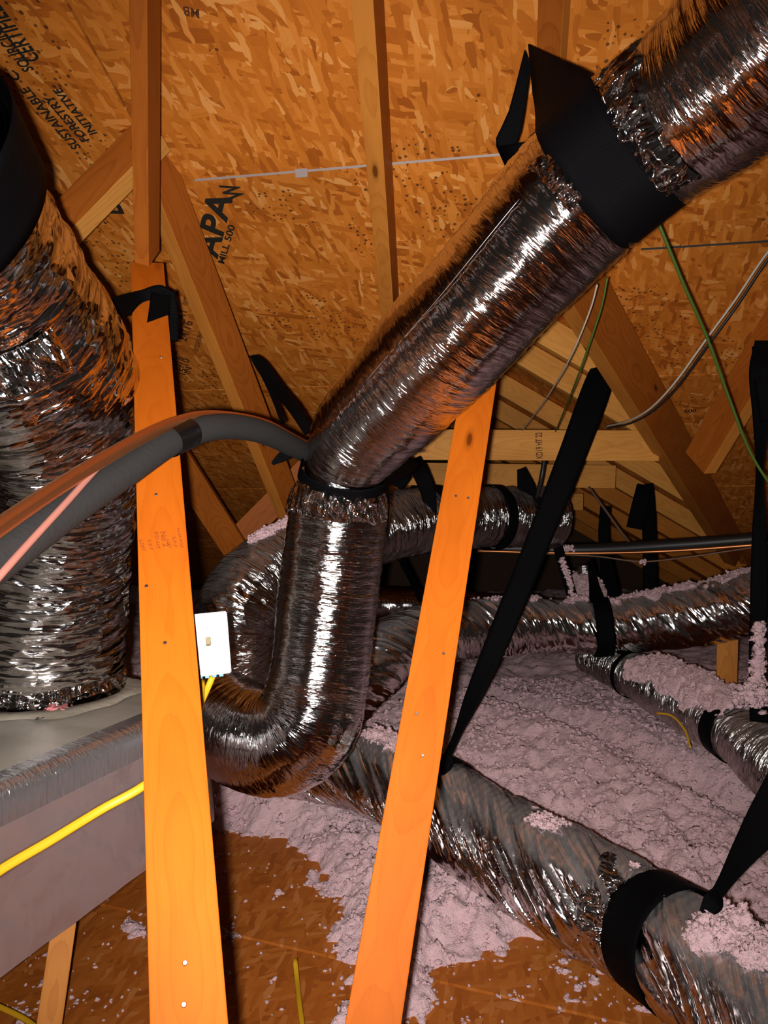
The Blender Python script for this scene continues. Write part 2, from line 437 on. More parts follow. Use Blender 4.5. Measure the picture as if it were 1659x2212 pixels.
def wire(name, pts, r, mat, parent=None, seg=8, ds=.012, flat=None):
    c = catmull([tuple(p) for p in pts], 16); c, s = resample(c, ds)
    T, Nn, B = frames(c)
    th = np.linspace(0, 2 * math.pi, seg, endpoint=False)
    ra, rb = (r, r) if flat is None else flat
    V = c[:, None] + ra * np.cos(th)[None, :, None] * B[:, None] + rb * np.sin(th)[None, :, None] * Nn[:, None]
    n, m = V.shape[:2]; f = []
    for i in range(n - 1):
        for j in range(m):
            f.append((i * m + j, i * m + (j + 1) % m, (i + 1) * m + (j + 1) % m, (i + 1) * m + j))
    f.append(tuple(range(m - 1, -1, -1))); f.append(tuple((n - 1) * m + k for k in range(m)))
    return mk(name, V.reshape(-1, 3), f, mat, parent)

def ribbon(name, pts, mat=None, th=.0016, parent=None, n=14, cup=0.0):
    """webbing: pts = (centre, width vector); both are splined"""
    mat = mat or M['web']
    arr = catmull([tuple(p) + tuple(w) for p, w in pts], n)
    c, w = arr[:, :3], arr[:, 3:]
    T = np.gradient(c, axis=0); T /= np.linalg.norm(T, axis=1)[:, None]
    nr = np.cross(T, w); nr /= (np.linalg.norm(nr, axis=1)[:, None] + 1e-9)
    K = 7; u = np.linspace(-.5, .5, K)
    crv = cup * (1 - (2 * u) ** 2)
    top = c[:, None] + u[None, :, None] * w[:, None] + (crv[None, :, None] + th / 2) * nr[:, None]
    bot = c[:, None] + u[None, :, None] * w[:, None] + (crv[None, :, None] - th / 2) * nr[:, None]
    n_ = len(c); V = np.concatenate([top.reshape(-1, 3), bot.reshape(-1, 3)]); o_ = n_ * K; f = []
    for i in range(n_ - 1):
        for k in range(K - 1):
            a = i * K + k
            f.append((a, a + 1, a + K + 1, a + K)); f.append((o_ + a + K, o_ + a + K + 1, o_ + a + 1, o_ + a))
        for k in (0, K - 1):
            a = i * K + k
            f.append((a, a + K, o_ + a + K, o_ + a) if k == 0 else (a + K, a, o_ + a, o_ + a + K))
    f.append(tuple(range(K)) + tuple(o_ + k for k in range(K - 1, -1, -1)))
    e = (n_ - 1) * K
    f.append(tuple(e + k for k in range(K - 1, -1, -1)) + tuple(o_ + e + k for k in range(K)))
    s = np.concatenate([[0], np.cumsum(np.linalg.norm(np.diff(c, axis=0), axis=1))])
    wl = np.linalg.norm(w, axis=1)
    U = np.stack([u[None] * wl[:, None], np.repeat(s[:, None], K, 1)], -1).reshape(-1, 2); U = np.concatenate([U, U])
    uv = [U[k] for q in f for k in q]
    return mk(name, V, f, mat, parent, True, uv)
def facing(p, q, width, twist=0.0):
    """width vector lying across a strap running p->q, turned to the viewer, then twisted (degrees)"""
    p, q = Vector(p), Vector(q); t = (q - p).normalized(); v = (CAM - p).normalized()
    w = t.cross(v).normalized()
    w = Matrix.Rotation(math.radians(twist), 3, t) @ w
    return w * width
def strap(name, spec, parent=None, cup=0.0):
    """spec = (px, py, depth, width, twist)"""
    ps = [P(a, b, d) for a, b, d, w, tw in spec]; out = []
    for i, (a, b, d, w, tw) in enumerate(spec):
        q0, q1 = ps[max(0, i - 1)], ps[min(len(ps) - 1, i + 1)]
        out.append((ps[i], facing(q0, q1, w, tw)))
    return ribbon(name, out, parent=parent, cup=cup)
def loop(name, p, i, width, tilt=(0, 0), a0=-180, a1=180, off=.004, parent=None, extra_pre=(), extra_post=(), steps=28, squash=1.0):
    """webbing drawn round a sleeve; angle 0 faces the viewer"""
    c = Vector(p.c[i]); T = Vector(p.T[i]); r = p.r[i] * squash + off
    f = CAM - c; f = (f - T * f.dot(T)).normalized(); b = T.cross(f)
    out = list(extra_pre)
    for k in range(steps + 1):
        a = math.radians(lerp(a0, a1, k / steps))
        x = f * math.cos(a) + b * math.sin(a)
        sh = T * (tilt[0] * math.cos(a) + tilt[1] * math.sin(a))
        out.append((c + x * r + sh, T * width))
    out += list(extra_post)
    return ribbon(name, out, parent=parent, n=3)

def disc(name, c, nrm, r, mat, parent, h=.0015, seg=10):
    nrm = Vector(nrm).normalized(); a = nrm.orthogonal().normalized(); b = nrm.cross(a); v = []; f = []
    for k in range(seg):
        t = 2 * math.pi * k / seg; v.append(Vector(c) + (a * math.cos(t) + b * math.sin(t)) * r)
    for k in range(seg):
        t = 2 * math.pi * k / seg; v.append(Vector(c) + (a * math.cos(t) + b * math.sin(t)) * r * .75 + nrm * h)
    for k in range(seg): f.append((k, (k + 1) % seg, seg + (k + 1) % seg, seg + k))
    f.append(tuple(range(seg, 2 * seg)))
    return mk(name, v, f, mat, parent, False)

# plain blobs of fibre, merged into one mesh
def _ico():
    bm = bmesh.new(); bmesh.ops.create_icosphere(bm, subdivisions=2, radius=1.0)
    v = np.array([tuple(q.co) for q in bm.verts]); f = np.array([[q.index for q in t.verts] for t in bm.faces]); bm.free()
    return v, f
IV, IF = _ico()
def blobs(pts, sizes, flat=.6):
    """many ragged tufts in one mesh"""
    pts = np.asarray(pts, float); sizes = np.asarray(sizes, float); k = len(pts); n = len(IV)
    kk = np.arange(k)[:, None]
    f = 2.6
    w = 1 + .85 * vnoise(IV[None, :, 0] * f + kk * 3.7, IV[None, :, 1] * f + kk, IV[None, :, 2] * f + kk * 1.3)
    sc = np.stack([rng.uniform(.7, 1.5, k), rng.uniform(.6, 1.2, k), flat * rng.uniform(.6, 1.3, k)], 1)
    q = IV[None] * w[..., None] * sizes[:, None, None] * sc[:, None, :]
    a = rng.uniform(0, 6.28, k)[:, None]; ca, sa = np.cos(a), np.sin(a)
    q = np.stack([q[..., 0] * ca - q[..., 1] * sa, q[..., 0] * sa + q[..., 1] * ca, q[..., 2]], -1) + pts[:, None, :]
    return q.reshape(-1, 3), (IF[None] + kk[..., None] * n).reshape(-1, 3)

# ------------------------------------------------------------------ roof planes
A0, AB, AY = 1.76, .369, .17            # near slope: height over the eye = A0 - AB*(y + AY*x)
B0, BS = 1.20, .58                      # slope of the adjoining wing: height = B0 - BS*x
def onA(px, py, lift=0.0):
    u, v = (px - CX) / F, (CY - py) / F
    d = (A0 - lift) / (v + AB * (1 + AY * u))
    return P(px, py, d)
e1 = Vector((1, -AY, 0)); e1 = e1.normalized()
e2 = Vector((AY, 1, -AB * (1 + AY * AY))).normalized()
nA = e1.cross(e2); nA = nA if nA.z < 0 else -nA            # faces down into the attic
OA = onA(430, 388)
def toA(p):
    q = Vector(p) - OA; return (q.dot(e1), q.dot(e2))
def clip(poly, a, b, keep_left=True):
    """keep the part of a 2-d polygon on one side of the line a->b"""
    out = []
    def sd(p):
        s = (b[0] - a[0]) * (p[1] - a[1]) - (b[1] - a[1]) * (p[0] - a[0]); return s if keep_left else -s
    for i in range(len(poly)):
        p, q = poly[i], poly[(i + 1) % len(poly)]; sp, sq = sd(p), sd(q)
        if sp >= 0: out.append(p)
        if (sp >= 0) != (sq >= 0):
            t = sp / (sp - sq); out.append((p[0] + (q[0] - p[0]) * t, p[1] + (q[1] - p[1]) * t))
    return out
def panel(name, poly, O, x, y, nrm, th, mat, parent):
    """a sheet: 2-d outline, front on the plane, thickness away from nrm"""
    if len(poly) < 3: return None
    cx = sum(p[0] for p in poly) / len(poly); cy = sum(p[1] for p in poly) / len(poly)
    sgn = 1 if x.cross(y).dot(nrm) > 0 else -1
    z = x.cross(y); n = len(poly)
    v = [(p[0] - cx, p[1] - cy, 0) for p in poly] + [(p[0] - cx, p[1] - cy, -sgn * th) for p in poly]
    f = [tuple(range(n)) if sgn > 0 else tuple(range(n - 1, -1, -1)), tuple(range(2 * n - 1, n - 1, -1)) if sgn > 0 else tuple(range(n, 2 * n))]
    for k in range(n):
        a, b = k, (k + 1) % n
        f.append((a, n + a, n + b, b) if sgn > 0 else (a, b, n + b, n + a))
    me = bpy.data.meshes.new(name); me.from_pydata(v, [], f); me.update()
    R = Matrix((x, y, z)).transposed().to_4x4(); R.translation = O + x * cx + y * cy
    return link(name, me, mat, parent, R)

def empty_structure(name, loc, label=None):
    o = empty(name, loc); o['kind'] = 'structure'
    if label: o['label'] = label
    return o
roofA = empty_structure('ceiling', OA, 'sloping strand board roof deck overhead with stencilled lettering')
apex = toA(onA(1184, 500)); vright = toA(onA(1592, 1205)); vleft = toA(onA(850, 1120))
G = .0035
rows = [(-2.5, -1.22), (-1.22, 0), (0, 1.22), (1.22, 2.44), (2.44, 3.66), (3.66, 4.9)]
cols = [-3.3, -1.9, .52, 3.0]
panelsA = []
for r, (y0, y1) in enumerate(rows):
    off = 0.0 if r % 2 == 0 else -.62
    xs = [c + (off if 0 < k < 3 else 0) for k, c in enumerate(cols)]
    for k in range(3):
        base = [(xs[k] + G, y0 + G), (xs[k + 1] - G, y0 + G), (xs[k + 1] - G, y1 - G), (xs[k] + G, y1 - G)]
        if y1 <= apex[1]:
            panelsA.append(panel('sheathing_panel', base, OA, e1, e2, nA, .011, M['osb'], roofA)); continue
        up = clip(base, (-9, apex[1]), (9, apex[1]), False)         # above the opening
        lo = clip(base, (-9, apex[1]), (9, apex[1]), True)
        left = clip(lo, apex, vleft, True); right = clip(lo, apex, vright, False)
        if y0 < apex[1] and len(up) > 2:
            # upper strip joined with its lower flanks as one sheet outline
            if xs[k] < apex[0] < xs[k + 1]:
                panelsA.append(panel('sheathing_panel', up, OA, e1, e2, nA, .011, M['osb'], roofA))
            else:
                panelsA.append(panel('sheathing_panel', base if (len(left) < 3 or len(right) < 3) and len(lo) else up, OA, e1, e2, nA, .011, M['osb'], roofA)); continue
        for q in (left, right):
            if len(q) > 2: panelsA.append(panel('sheathing_panel', q, OA, e1, e2, nA, .011, M['osb'], roofA))
# steel clip and the pale edge that shows along the joint
sj = [onA(420, 389, .002), onA(1110, 331, .002)]
jb = board('joint_strip', sj[0], sj[1], .0075, .003, M['clip'], parent=roofA, bev=.0005)
board('panel_clip', onA(637, 372, .006), onA(664, 370, .006), .030, .006, M['clip'], parent=roofA, bev=.001)
board('joint_strip', onA(1385, 538, .002), onA(1700, 518, .002), .008, .003, M['ink'], parent=roofA, bev=.0005)

# the adjoining wing beyond the opening
roofB = empty_structure('ceiling', (0, 4, HC + B0), 'strand board roof slope of the adjoining wing')
b1 = Vector((0, 1, 0)); b2 = Vector((1, 0, -BS)).normalized(); nB = b1.cross(b2); nB = nB if nB.z < 0 else -nB
OB = Vector((-.6, 2.2, HC + B0 + BS * .6))
vA, vB = None, None
def valley_x(d): return (AB * d - (A0 - B0)) / (BS - AB * AY)
for k in range(5):
    y0 = 2.2 + k * 1.3 + G; y1 = 2.2 + (k + 1) * 1.3 - G
    def bx(d): return max(.02, (valley_x(d) + .6 + .10) * math.sqrt(1 + BS * BS))
    poly = [(y0 - 2.2, 0), (y1 - 2.2, 0), (y1 - 2.2, min(4.6, bx(y1))), (y0 - 2.2, min(4.6, bx(y0)))]
    panel('sheathing_panel', poly, OB, b1, b2, nB, .011, M['osb'], roofB)
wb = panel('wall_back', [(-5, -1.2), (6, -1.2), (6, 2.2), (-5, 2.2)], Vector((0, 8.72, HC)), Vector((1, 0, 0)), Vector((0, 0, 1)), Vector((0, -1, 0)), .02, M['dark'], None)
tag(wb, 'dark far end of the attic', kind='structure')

# ------------------------------------------------------------------ floor deck
floor = empty_structure('floor', (0, 2, 0), 'strand board walking deck partly covered with blown insulation')
fa = P(900, 2110, HC * F / (2110 - CY)); fb = P(1250, 2190, HC * F / (2190 - CY)); fdir = (fb - fa)
ex = Vector((1, 0, 0)); ey = Vector((0, 1, 0)); nz_ = Vector((0, 0, 1))
fl2 = [(-3.2, -1.0), (3.6, -1.0), (3.6, 8.7), (-3.2, 8.7)]
pa, pb = (fa.x, fa.y), (fb.x, fb.y)
nrm2 = Vector((-fdir.y, fdir.x)).normalized(); gp = .006
lo = clip(fl2, (pa[0] - nrm2[0] * gp, pa[1] - nrm2[1] * gp), (pb[0] - nrm2[0] * gp, pb[1] - nrm2[1] * gp), False)
hi = clip(fl2, (pa[0] + nrm2[0] * gp, pa[1] + nrm2[1] * gp), (pb[0] + nrm2[0] * gp, pb[1] + nrm2[1] * gp), True)
for q in (lo, hi): panel('decking_panel', q, Vector((0, 0, 0)), ex, ey, nz_, .018, M['osb_floor'], floor)
panel('subfloor', fl2, Vector((0, 0, -.02)), ex, ey, nz_, .01, M['dark'], floor)

# ------------------------------------------------------------------ blown insulation
def smooth(a, b, x):
    t = np.clip((x - a) / (b - a), 0, 1); return t * t * (3 - 2 * t)
def insul_h(x, y):
    wobx = x + .05 * vnoise(x * 5, y * 5 + 9); woby = y + .05 * vnoise(x * 5 + 40, y * 5)
    za = np.sqrt(((wobx + .60) / .47) ** 2 + ((woby - 1.80) / .78) ** 2) - 1
    zb = np.sqrt(((wobx - .44) / .34) ** 2 + ((woby - 1.64) / .29) ** 2) - 1
    e = np.minimum(za * .45, zb * .33)
    h = -.030 + .105 * smooth(-.06, .17, e)
    h = h + .21 * smooth(2.45, 3.5, y + .12 * x)
    h = h + .05 * vnoise(x * 1.1 + 3, y * 1.1) * smooth(2.4, 3.2, y)
    # a furrow running down to the right, and the lower ground past it
    dl = (x - 1.05) * .83 + (y - 3.1) * .55
    h = h - .10 * np.exp(-(dl / .10) ** 2) * smooth(2.2, 2.8, y) - .05 * smooth(0, .35, dl) * smooth(2.2, 2.8, y)
    h = h + .018 * fbm(x * 7, y * 7, o=2) + .012 * (1 + 1.0 * (1 - smooth(2.3, 2.9, y))) * fbm(x * 21, y * 21, o=2) + .0075 * fbm(x * 55, y * 55, o=2)
    return h
def insulation():
    xs = np.concatenate([np.arange(-1.9, 2.6, .0105)]); ys = []
    y = 1.30
    while y < 8.6:
        ys.append(y); y += .0062 * max(1, y / 1.7) ** 1.25
    ys = np.array(ys)
    X, Y = np.meshgrid(xs, ys, indexing='ij')
    spread = np.clip(Y / 2.4, .95, 3.0); X = X * spread
    H = insul_h(X, Y)
    V = np.stack([X, Y, H], -1); n, m = X.shape
    a = (np.arange(n - 1)[:, None] * m + np.arange(m - 1)[None])
    Fq = np.stack([a, a + m, a + m + 1, a + 1], -1).reshape(-1, 4)
    hq = H.reshape(-1)[Fq].max(1); Fq = Fq[hq > -.012]
    V = V.reshape(-1, 3); used = np.zeros(len(V), bool); used[Fq.ravel()] = True
    idx = np.cumsum(used) - 1; V = V[used]; Fq = idx[Fq]
    T3 = np.concatenate([Fq[:, [0, 1, 2]], Fq[:, [0, 2, 3]]])
    # loose tufts lying on it and strewn over the deck
    n_ = 26000; d = rng.uniform(1.4, 4.2, n_); x = rng.uniform(-.62, .62, n_) * d
    h = insul_h(x, d); ok = (h > -.012) | (rng.random(n_) < .07)
    d, x, h = d[ok][:11000], x[ok][:11000], h[ok][:11000]
    sz = np.where(h > 0, rng.uniform(.003, .0095, len(h)), rng.uniform(.0015, .005, len(h))) * (.6 + .22 * d)
    BV, BF = blobs(np.stack([x, d, np.maximum(h, 0) + .0015], 1), sz, .8)
    V2 = np.concatenate([V, BV]); F2 = np.concatenate([T3, BF + len(V)])
    o = mk('blown_insulation', V2, F2, M['fluff'], None, True)
    tag(o, 'pinkish white loose blown insulation heaped over the attic floor', 'insulation', kind='stuff')
insulation()

# ------------------------------------------------------------------ timber
def timber(name, p0, p1, w, t, mat, label, roll=0, cat='beam', group=None, edge=None):
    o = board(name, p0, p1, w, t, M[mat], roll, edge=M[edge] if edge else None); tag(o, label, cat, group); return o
# two studs close to the camera
def ext(p0, p1, t): return Vector(p0) + (Vector(p1) - Vector(p0)) * t
pL0, pL1 = P(318, 566, 2.0), P(409, 2212, .84)
postL = timber('stud', pL0, ext(pL0, pL1, 1.42), .089, .038, 'post', 'orange wooden stud with the white light switch on its edge', 0, 'stud')
pR0, pR1 = P(1040, 800, 1.90), P(806, 2212, 1.14)
postR = timber('stud', pR0, ext(pR0, pR1, 1.42), .089, .038, 'post', 'orange wooden stud right of the hanging silver duct', 0, 'stud')
def stud_frame(p0, p1):
    L = (ext(p0, p1, 1.42) - Vector(p0)).length
    return L
def pix_on(p0, p1, py):
    """point of a stud's centre line that shows at height py"""
    a, b = Vector(p0), Vector(p1)
    lo_, hi_ = -1.0, 2.0
    for _ in range(50):
        m = (lo_ + hi_) / 2; q = a + (b - a) * m; y = CY - (q.z - HC) / q.y * F
        if y < py: lo_ = m
        else: hi_ = m
    return a + (b - a) * lo_
def nails(post, p0, p1, spots, r=.0035):
    nz = post.matrix_basis.to_3x3() @ Vector((0, 0, 1)); ny = post.matrix_basis.to_3x3() @ Vector((0, 1, 0))
    for px, py in spots:
        c = pix_on(p0, p1, py); u0 = CX + c.x / c.y * F
        k = (px - u0) / F * c.y / ny.x if abs(ny.x) > .2 else 0
        disc('nail', c + ny * k + nz * .0005, nz, r, M['steel'], post)
nails(postL, pL0, pL1, [(346, 772), (338, 1068), (357, 1388), (400, 2080), (398, 2168), (320, 1263)])
nails(postR, pR0, pR1, [(985, 1073), (1011, 1073), (958, 1408), (913, 1630), (900, 1545)])

timber('rafter', ext(P(306, 572, 1.96), P(297, -40, 1.48), 1.7), P(306, 572, 1.96), .040, .089, 'brown', 'narrow brown timber rising above the stud that holds the light switch', 20, 'rafter')
timber('rafter', ext(P(846, 800, 2.95), P(778, -40, 1.50), 1.45), P(846, 800, 2.95), .052, .10, 'stud', 'straight rafter running down the bare roof boards to the big silver duct', 17, 'rafter', edge='brown')  # brown edge colour stands for shade on the side turned from the flash
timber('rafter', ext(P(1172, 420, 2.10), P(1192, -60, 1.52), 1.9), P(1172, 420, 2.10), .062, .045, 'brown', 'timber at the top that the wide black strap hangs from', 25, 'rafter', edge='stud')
timber('rafter', P(1400, -60, 1.60), P(1330, 110, 1.78), .04, .07, 'brown', 'short brown timber partly hidden above the big silver duct', 0, 'rafter')
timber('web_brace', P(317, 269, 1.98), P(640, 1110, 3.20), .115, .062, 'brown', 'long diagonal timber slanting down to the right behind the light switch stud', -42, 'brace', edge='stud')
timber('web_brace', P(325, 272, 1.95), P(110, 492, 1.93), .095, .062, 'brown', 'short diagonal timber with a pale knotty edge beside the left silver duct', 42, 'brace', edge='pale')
timber('web_brace', P(360, 960, 3.0), P(512, 1195, 3.4), .12, .038, 'brown', 'dim diagonal timber low on the left going down to the right', 15, 'brace')
timber('web_brace', P(668, 1010, 3.45), P(488, 1192, 3.45), .12, .038, 'brown', 'dim diagonal timber meeting another in a V above the curled duct', 0, 'brace')
# valley board along the opening
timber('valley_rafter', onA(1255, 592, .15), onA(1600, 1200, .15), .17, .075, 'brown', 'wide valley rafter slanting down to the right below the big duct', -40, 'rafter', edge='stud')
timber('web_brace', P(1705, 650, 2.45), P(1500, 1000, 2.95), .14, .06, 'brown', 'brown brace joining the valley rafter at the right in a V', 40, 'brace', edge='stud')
# jack rafters of the wing roof, each further one lower in view
JD = [2.93, 3.36, 4.10, 4.75, 5.4, 6.2, 7.2, 8.1]
jn = ['uppermost', 'second', 'third', 'fourth', 'fifth', 'sixth', 'seventh', 'eighth']
for k, d in enumerate(JD):
    x1 = valley_x(d) - .02; x0 = -.15
    q0 = Vector((x0, d, HC + B0 - BS * x0)); q1 = Vector((x1, d, HC + B0 - BS * x1))
    off_ = Vector((-math.sin(math.atan(BS)), 0, -math.cos(math.atan(BS)))) * .062
    o = board('jack_rafter', q0 + off_, q1 + off_, .115, .038, M['pale' if k < 4 else 'stud'], 0)
    # lay its wide face square to the wing's length
    x = (q1 - q0).normalized(); z = Vector((0, -1, 0)); y = z.cross(x)
    R = Matrix((x, y, z)).transposed().to_4x4(); R.translation = (q0 + q1) / 2 + off_
    o.matrix_basis = R
    tag(o, f'pale rafter of the far wing roof, {jn[k]} of the slanting row from the top', 'rafter', 'rafters of the far wing roof')
for k, (xa, xb, ya, yb, d, h) in enumerate([(840, 1425, 960, 963, 3.30, .142), (840, 1330, 1023, 1030, 4.2, .135), (840, 1260, 1078, 1084, 5.1, .12)]):
    o = timber('collar_tie', P(xa, ya, d), P(xb, yb, d), h, .038, 'pale', ['upper pale horizontal board behind the right stud', 'middle pale horizontal board behind the right stud', 'lowest dim horizontal board behind the right stud'][k], 0, 'board', 'horizontal ties in the far wing')
    if k == 0: tie0 = o
timber('blocking', P(1572, 1375, 3.35), P(1568, 1520, 3.35), .09, .04, 'stud', 'short upright block standing behind the snowy duct at the right', 0, 'block')

# ------------------------------------------------------------------ plenum box on the left
bu = Vector((.331, .944, 0)).normalized(); bw = Vector((-bu.y, bu.x, 0)); E = Vector((-.478, 1.98, 0))
ZT, ZB = HC - .51, HC - .86
def plenum():
    root = empty('duct_plenum', E - bu * .7 + bw * .42 + Vector((0, 0, ZB)))
    tag(root, 'foil covered duct board box under the crumpled left duct', 'plenum')
    Lb, Wb = 1.40, .85
    def slab(name, prof_o, prof_d, n_, m_, mat, amp=.004):
        pass
    # body with rounded upper edge: cross-section swept along the box
    rr = .03; prof = [(0, ZB), (0, ZB + .02)]
    for k in range(12): prof.append((0, lerp(ZB + .03, ZT - rr, k / 11)))
    for k in range(1, 7):
        a = math.pi / 2 * k / 6; prof.append((rr - rr * math.cos(a), ZT - rr + rr * math.sin(a)))
    for k in range(1, 16): prof.append((lerp(rr, Wb - rr, k / 15), ZT))
    prof += [(Wb, ZT - rr), (Wb, ZB)]
    nn = 90; V = []; U = []
    ac = [0]
    for k in range(1, len(prof)): ac.append(ac[-1] + math.dist(prof[k], prof[k - 1]))
    sg_, kg_ = np.meshgrid(np.linspace(-Lb, 0, nn + 1), np.arange(len(prof)), indexing='ij')
    pw = np.array([q[0] for q in prof])[kg_]; pz = np.array([q[1] for q in prof])[kg_]
    bb = .006 * vnoise(sg_ * 6, pw * 6 + 3, pz * 6) + .003 * vnoise(sg_ * 17, pw * 17, pz * 17 + 5)
    for i in range(nn + 1):
        for k in range(len(prof)):
            w, z, b, s = float(pw[i, k]), float(pz[i, k]), float(bb[i, k]), float(sg_[i, k])
            V.append(E + bu * s + bw * (w + (b if w < .01 else 0)) + Vector((0, 0, z + (b if w > .03 else 0)))); U.append((ac[k], s))
    m = len(prof); f = []
    for i in range(nn):
        for k in range(m - 1): f.append((i * m + k, i * m + k + 1, (i + 1) * m + k + 1, (i + 1) * m + k)[::-1])
    f.append(tuple(range(m))); f.append(tuple(nn * m + k for k in range(m - 1, -1, -1)))
    uv = [U[i] for q in f for i in q]
    sh = mk('box_shell', V, f, M['board_foil'], root, True, uv)
    sh.data.materials.append(M['dusty_top'])
    for q in sh.data.polygons:
        if q.normal.z > .8: q.material_index = 1
    # foil tape folded over the long edge
    V = []; U = []; prf = [(-.0015, ZT - .075), (-.0015, ZT - .055), (-.0015, ZT - rr)] + [(rr - (rr + .0015) * math.cos(math.pi / 2 * k / 6), ZT - rr + (rr + .0015) * math.sin(math.pi / 2 * k / 6)) for k in range(1, 7)] + [(.05, ZT + .0015), (.062, ZT + .0015)]
    for i in range(nn + 1):
        s = -Lb + Lb * i / nn
        for k, (w, z) in enumerate(prf):
            b = .006 * float(vnoise(np.array([s * 6]), np.array([w * 6 + 3]), np.array([z * 6]))[0])
            j = .0015 * float(vnoise(np.array([s * 60]), np.array([k * .7]))[0])
            V.append(E + bu * s + bw * (w - .004 + (b if w < .01 else 0) - abs(j)) + Vector((0, 0, z + .003 + abs(j)))); U.append((k * .012, s))
    m = len(prf); f = [(i * m + k, (i + 1) * m + k, (i + 1) * m + k + 1, i * m + k + 1) for i in range(nn) for k in range(m - 1)]
    mk('edge_tape', V, f, M['crumple_tape'], root, True, [U[i] for q in f for i in q])
    # collar of sealant round the duct foot and a scrap of pink board showing
    c = Vector((-.945, 1.975, ZT)); V = []; f = []; n_ = 64
    for k in range(n_):
        a = 2 * math.pi * k / n_
        for j, (dr, dz) in enumerate([(.205, .004), (.215, .012), (.245, .008), (.262 + .012 * math.sin(5 * a) + .008 * math.sin(11 * a), .0025)]):
            V.append(c + Vector((math.cos(a) * dr, math.sin(a) * dr, dz + .002)))
    for k in range(n_):
        for j in range(3): f.append((k * 4 + j, k * 4 + j + 1, ((k + 1) % n_) * 4 + j + 1, ((k + 1) % n_) * 4 + j))
    mk('sealant_ring', V, f, M['mastic'], root)
    bvp, bfp = blobs([tuple(c + Vector((.10, -.185, .012))), tuple(c + Vector((.12, -.17, .012))), tuple(c + Vector((.135, -.155, .01)))], [.016, .018, .014], .5)
    mk('exposed_fibre', bvp, bfp, M['pink_foam'], root)
    return root
M['crumple_tape'] = mat_foil('edge_foil_tape', sv=70, su=20, strength=.3, big=.4, rough=.26, tint=(.80, .78, .79), metal=.93)
M['dusty_top'] = mat_simple('dusty_foil_top', (.52, .46, .385), .42, metallic=.25, nscale=14, nstr=.3, var=.25)
box_root = plenum()
sb = board('support_post', P(140, 1985, 1.62), P(95, 2290, 1.50), .052, .035, M['stud'])
tag(sb, 'short leaning wooden prop under the foil box', 'prop')

# ------------------------------------------------------------------ ducts
def duct(name, pts, mat, label, **kw):
    p = tube(name, [(P(a, b, d), r) for a, b, d, r in pts], M[mat], **kw)
    tag(p.o, label, 'duct'); return p
dA = duct('flexible_duct', [(2900, -1000, .62, .146), (2150, -400, .86, .147), (1840, -110, 1.02, .148), (1690, 55, 1.12, .15), (1545, 190, 1.22, .148), (1420, 275, 1.31, .145), (1322, 352, 1.37, .146), (1210, 462, 1.44, .146), (1010, 690, 1.58, .143),
                            (860, 850, 1.75, .140), (775, 945, 1.87, .130), (742, 1024, 1.94, .108), (731, 1090, 1.96, .132), (720, 1200, 1.97, .137), (704, 1340, 1.97, .138), (686, 1480, 1.95, .140),
                            (660, 1560, 1.93, .142), (610, 1597, 1.94, .143), (540, 1588, 1.98, .142), (470, 1550, 2.07, .138), (420, 1525, 2.13, .13), (370, 1520, 2.12, .12)], 'foil',
          'big silver foil duct coming down from the upper right and looping up at the bottom', seg=150, ds=.0055, fold=.0015, fl=.032, seed=1, lump=.006, cf=1.8)
dB = duct('flexible_duct', [(-1100, -800, .62, .19), (-620, -180, .82, .19), (-360, 180, .98, .19), (-150, 480, 1.20, .20), (-60, 610, 1.32, .203), (45, 770, 1.50, .205), (108, 880, 1.65, .205), (122, 985, 1.76, .195), (112, 1100, 1.84, .198), (100, 1300, 1.93, .200), (96, 1440, 1.97, .198), (95, 1510, 1.98, .190)], 'foil_crumple',
          'wide crumpled silver duct standing on the foil box at the left', seg=150, ds=.006, fold=.006, fl=.05, twist=.10, seed=4, lump=.012, cf=1.3)
dC = duct('flexible_duct', [(650, 1640, 2.75, .14), (760, 1655, 2.60, .14), (880, 1700, 2.42, .139), (955, 1742, 2.30, .137), (1090, 1828, 2.12, .142), (1250, 1920, 1.92, .142), (1390, 2000, 1.78, .135), (1440, 2035, 1.70, .127), (1520, 2090, 1.58, .139), (1640, 2190, 1.45, .144), (1800, 2340, 1.30, .145)], 'foil_twist',
          'twisted silver duct lying across the insulation at the lower right', seg=150, ds=.006, fold=.010, fl=.075, twist=-1.25, seed=7, lump=.008, cf=1.0)
dD = duct('flexible_duct', [(1192, 1120, 3.6, .145), (1120, 1119, 3.5, .145), (1050, 1118, 3.4, .145), (930, 1122, 3.2, .14), (800, 1150, 2.98, .143), (680, 1190, 2.76, .145), (580, 1240, 2.56, .145), (515, 1310, 2.43, .143), (500, 1400, 2.42, .138), (520, 1500, 2.5, .135)], 'foil_dim_dust',
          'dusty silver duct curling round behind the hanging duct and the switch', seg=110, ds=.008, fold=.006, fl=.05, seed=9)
dE = duct('flexible_duct', [(720, 1520, 2.85, .135), (790, 1452, 2.95, .138), (870, 1395, 3.12, .138), (980, 1362, 3.35, .135), (1120, 1352, 3.5, .132), (1290, 1355, 3.5, .128), (1450, 1340, 3.42, .132), (1560, 1318, 3.35, .135), (1720, 1275, 3.2, .138)], 'foil_slant',
          'long silver duct running level behind the right stud with fluff on its back', seg=110, ds=.008, fold=.007, fl=.06, twist=-.6, seed=12, cf=1.1)
dF = duct('flexible_duct', [(1270, 1418, 3.75, .085), (1350, 1450, 3.5, .10), (1430, 1492, 3.2, .112), (1510, 1535, 2.95, .115), (1585, 1580, 2.72, .105), (1660, 1640, 2.5, .118), (1790, 1730, 2.25, .12)], 'foil_grey',
          'smaller dusty duct buried in fluff at the right edge', seg=90, ds=.008, fold=.005, fl=.05, seed=15)
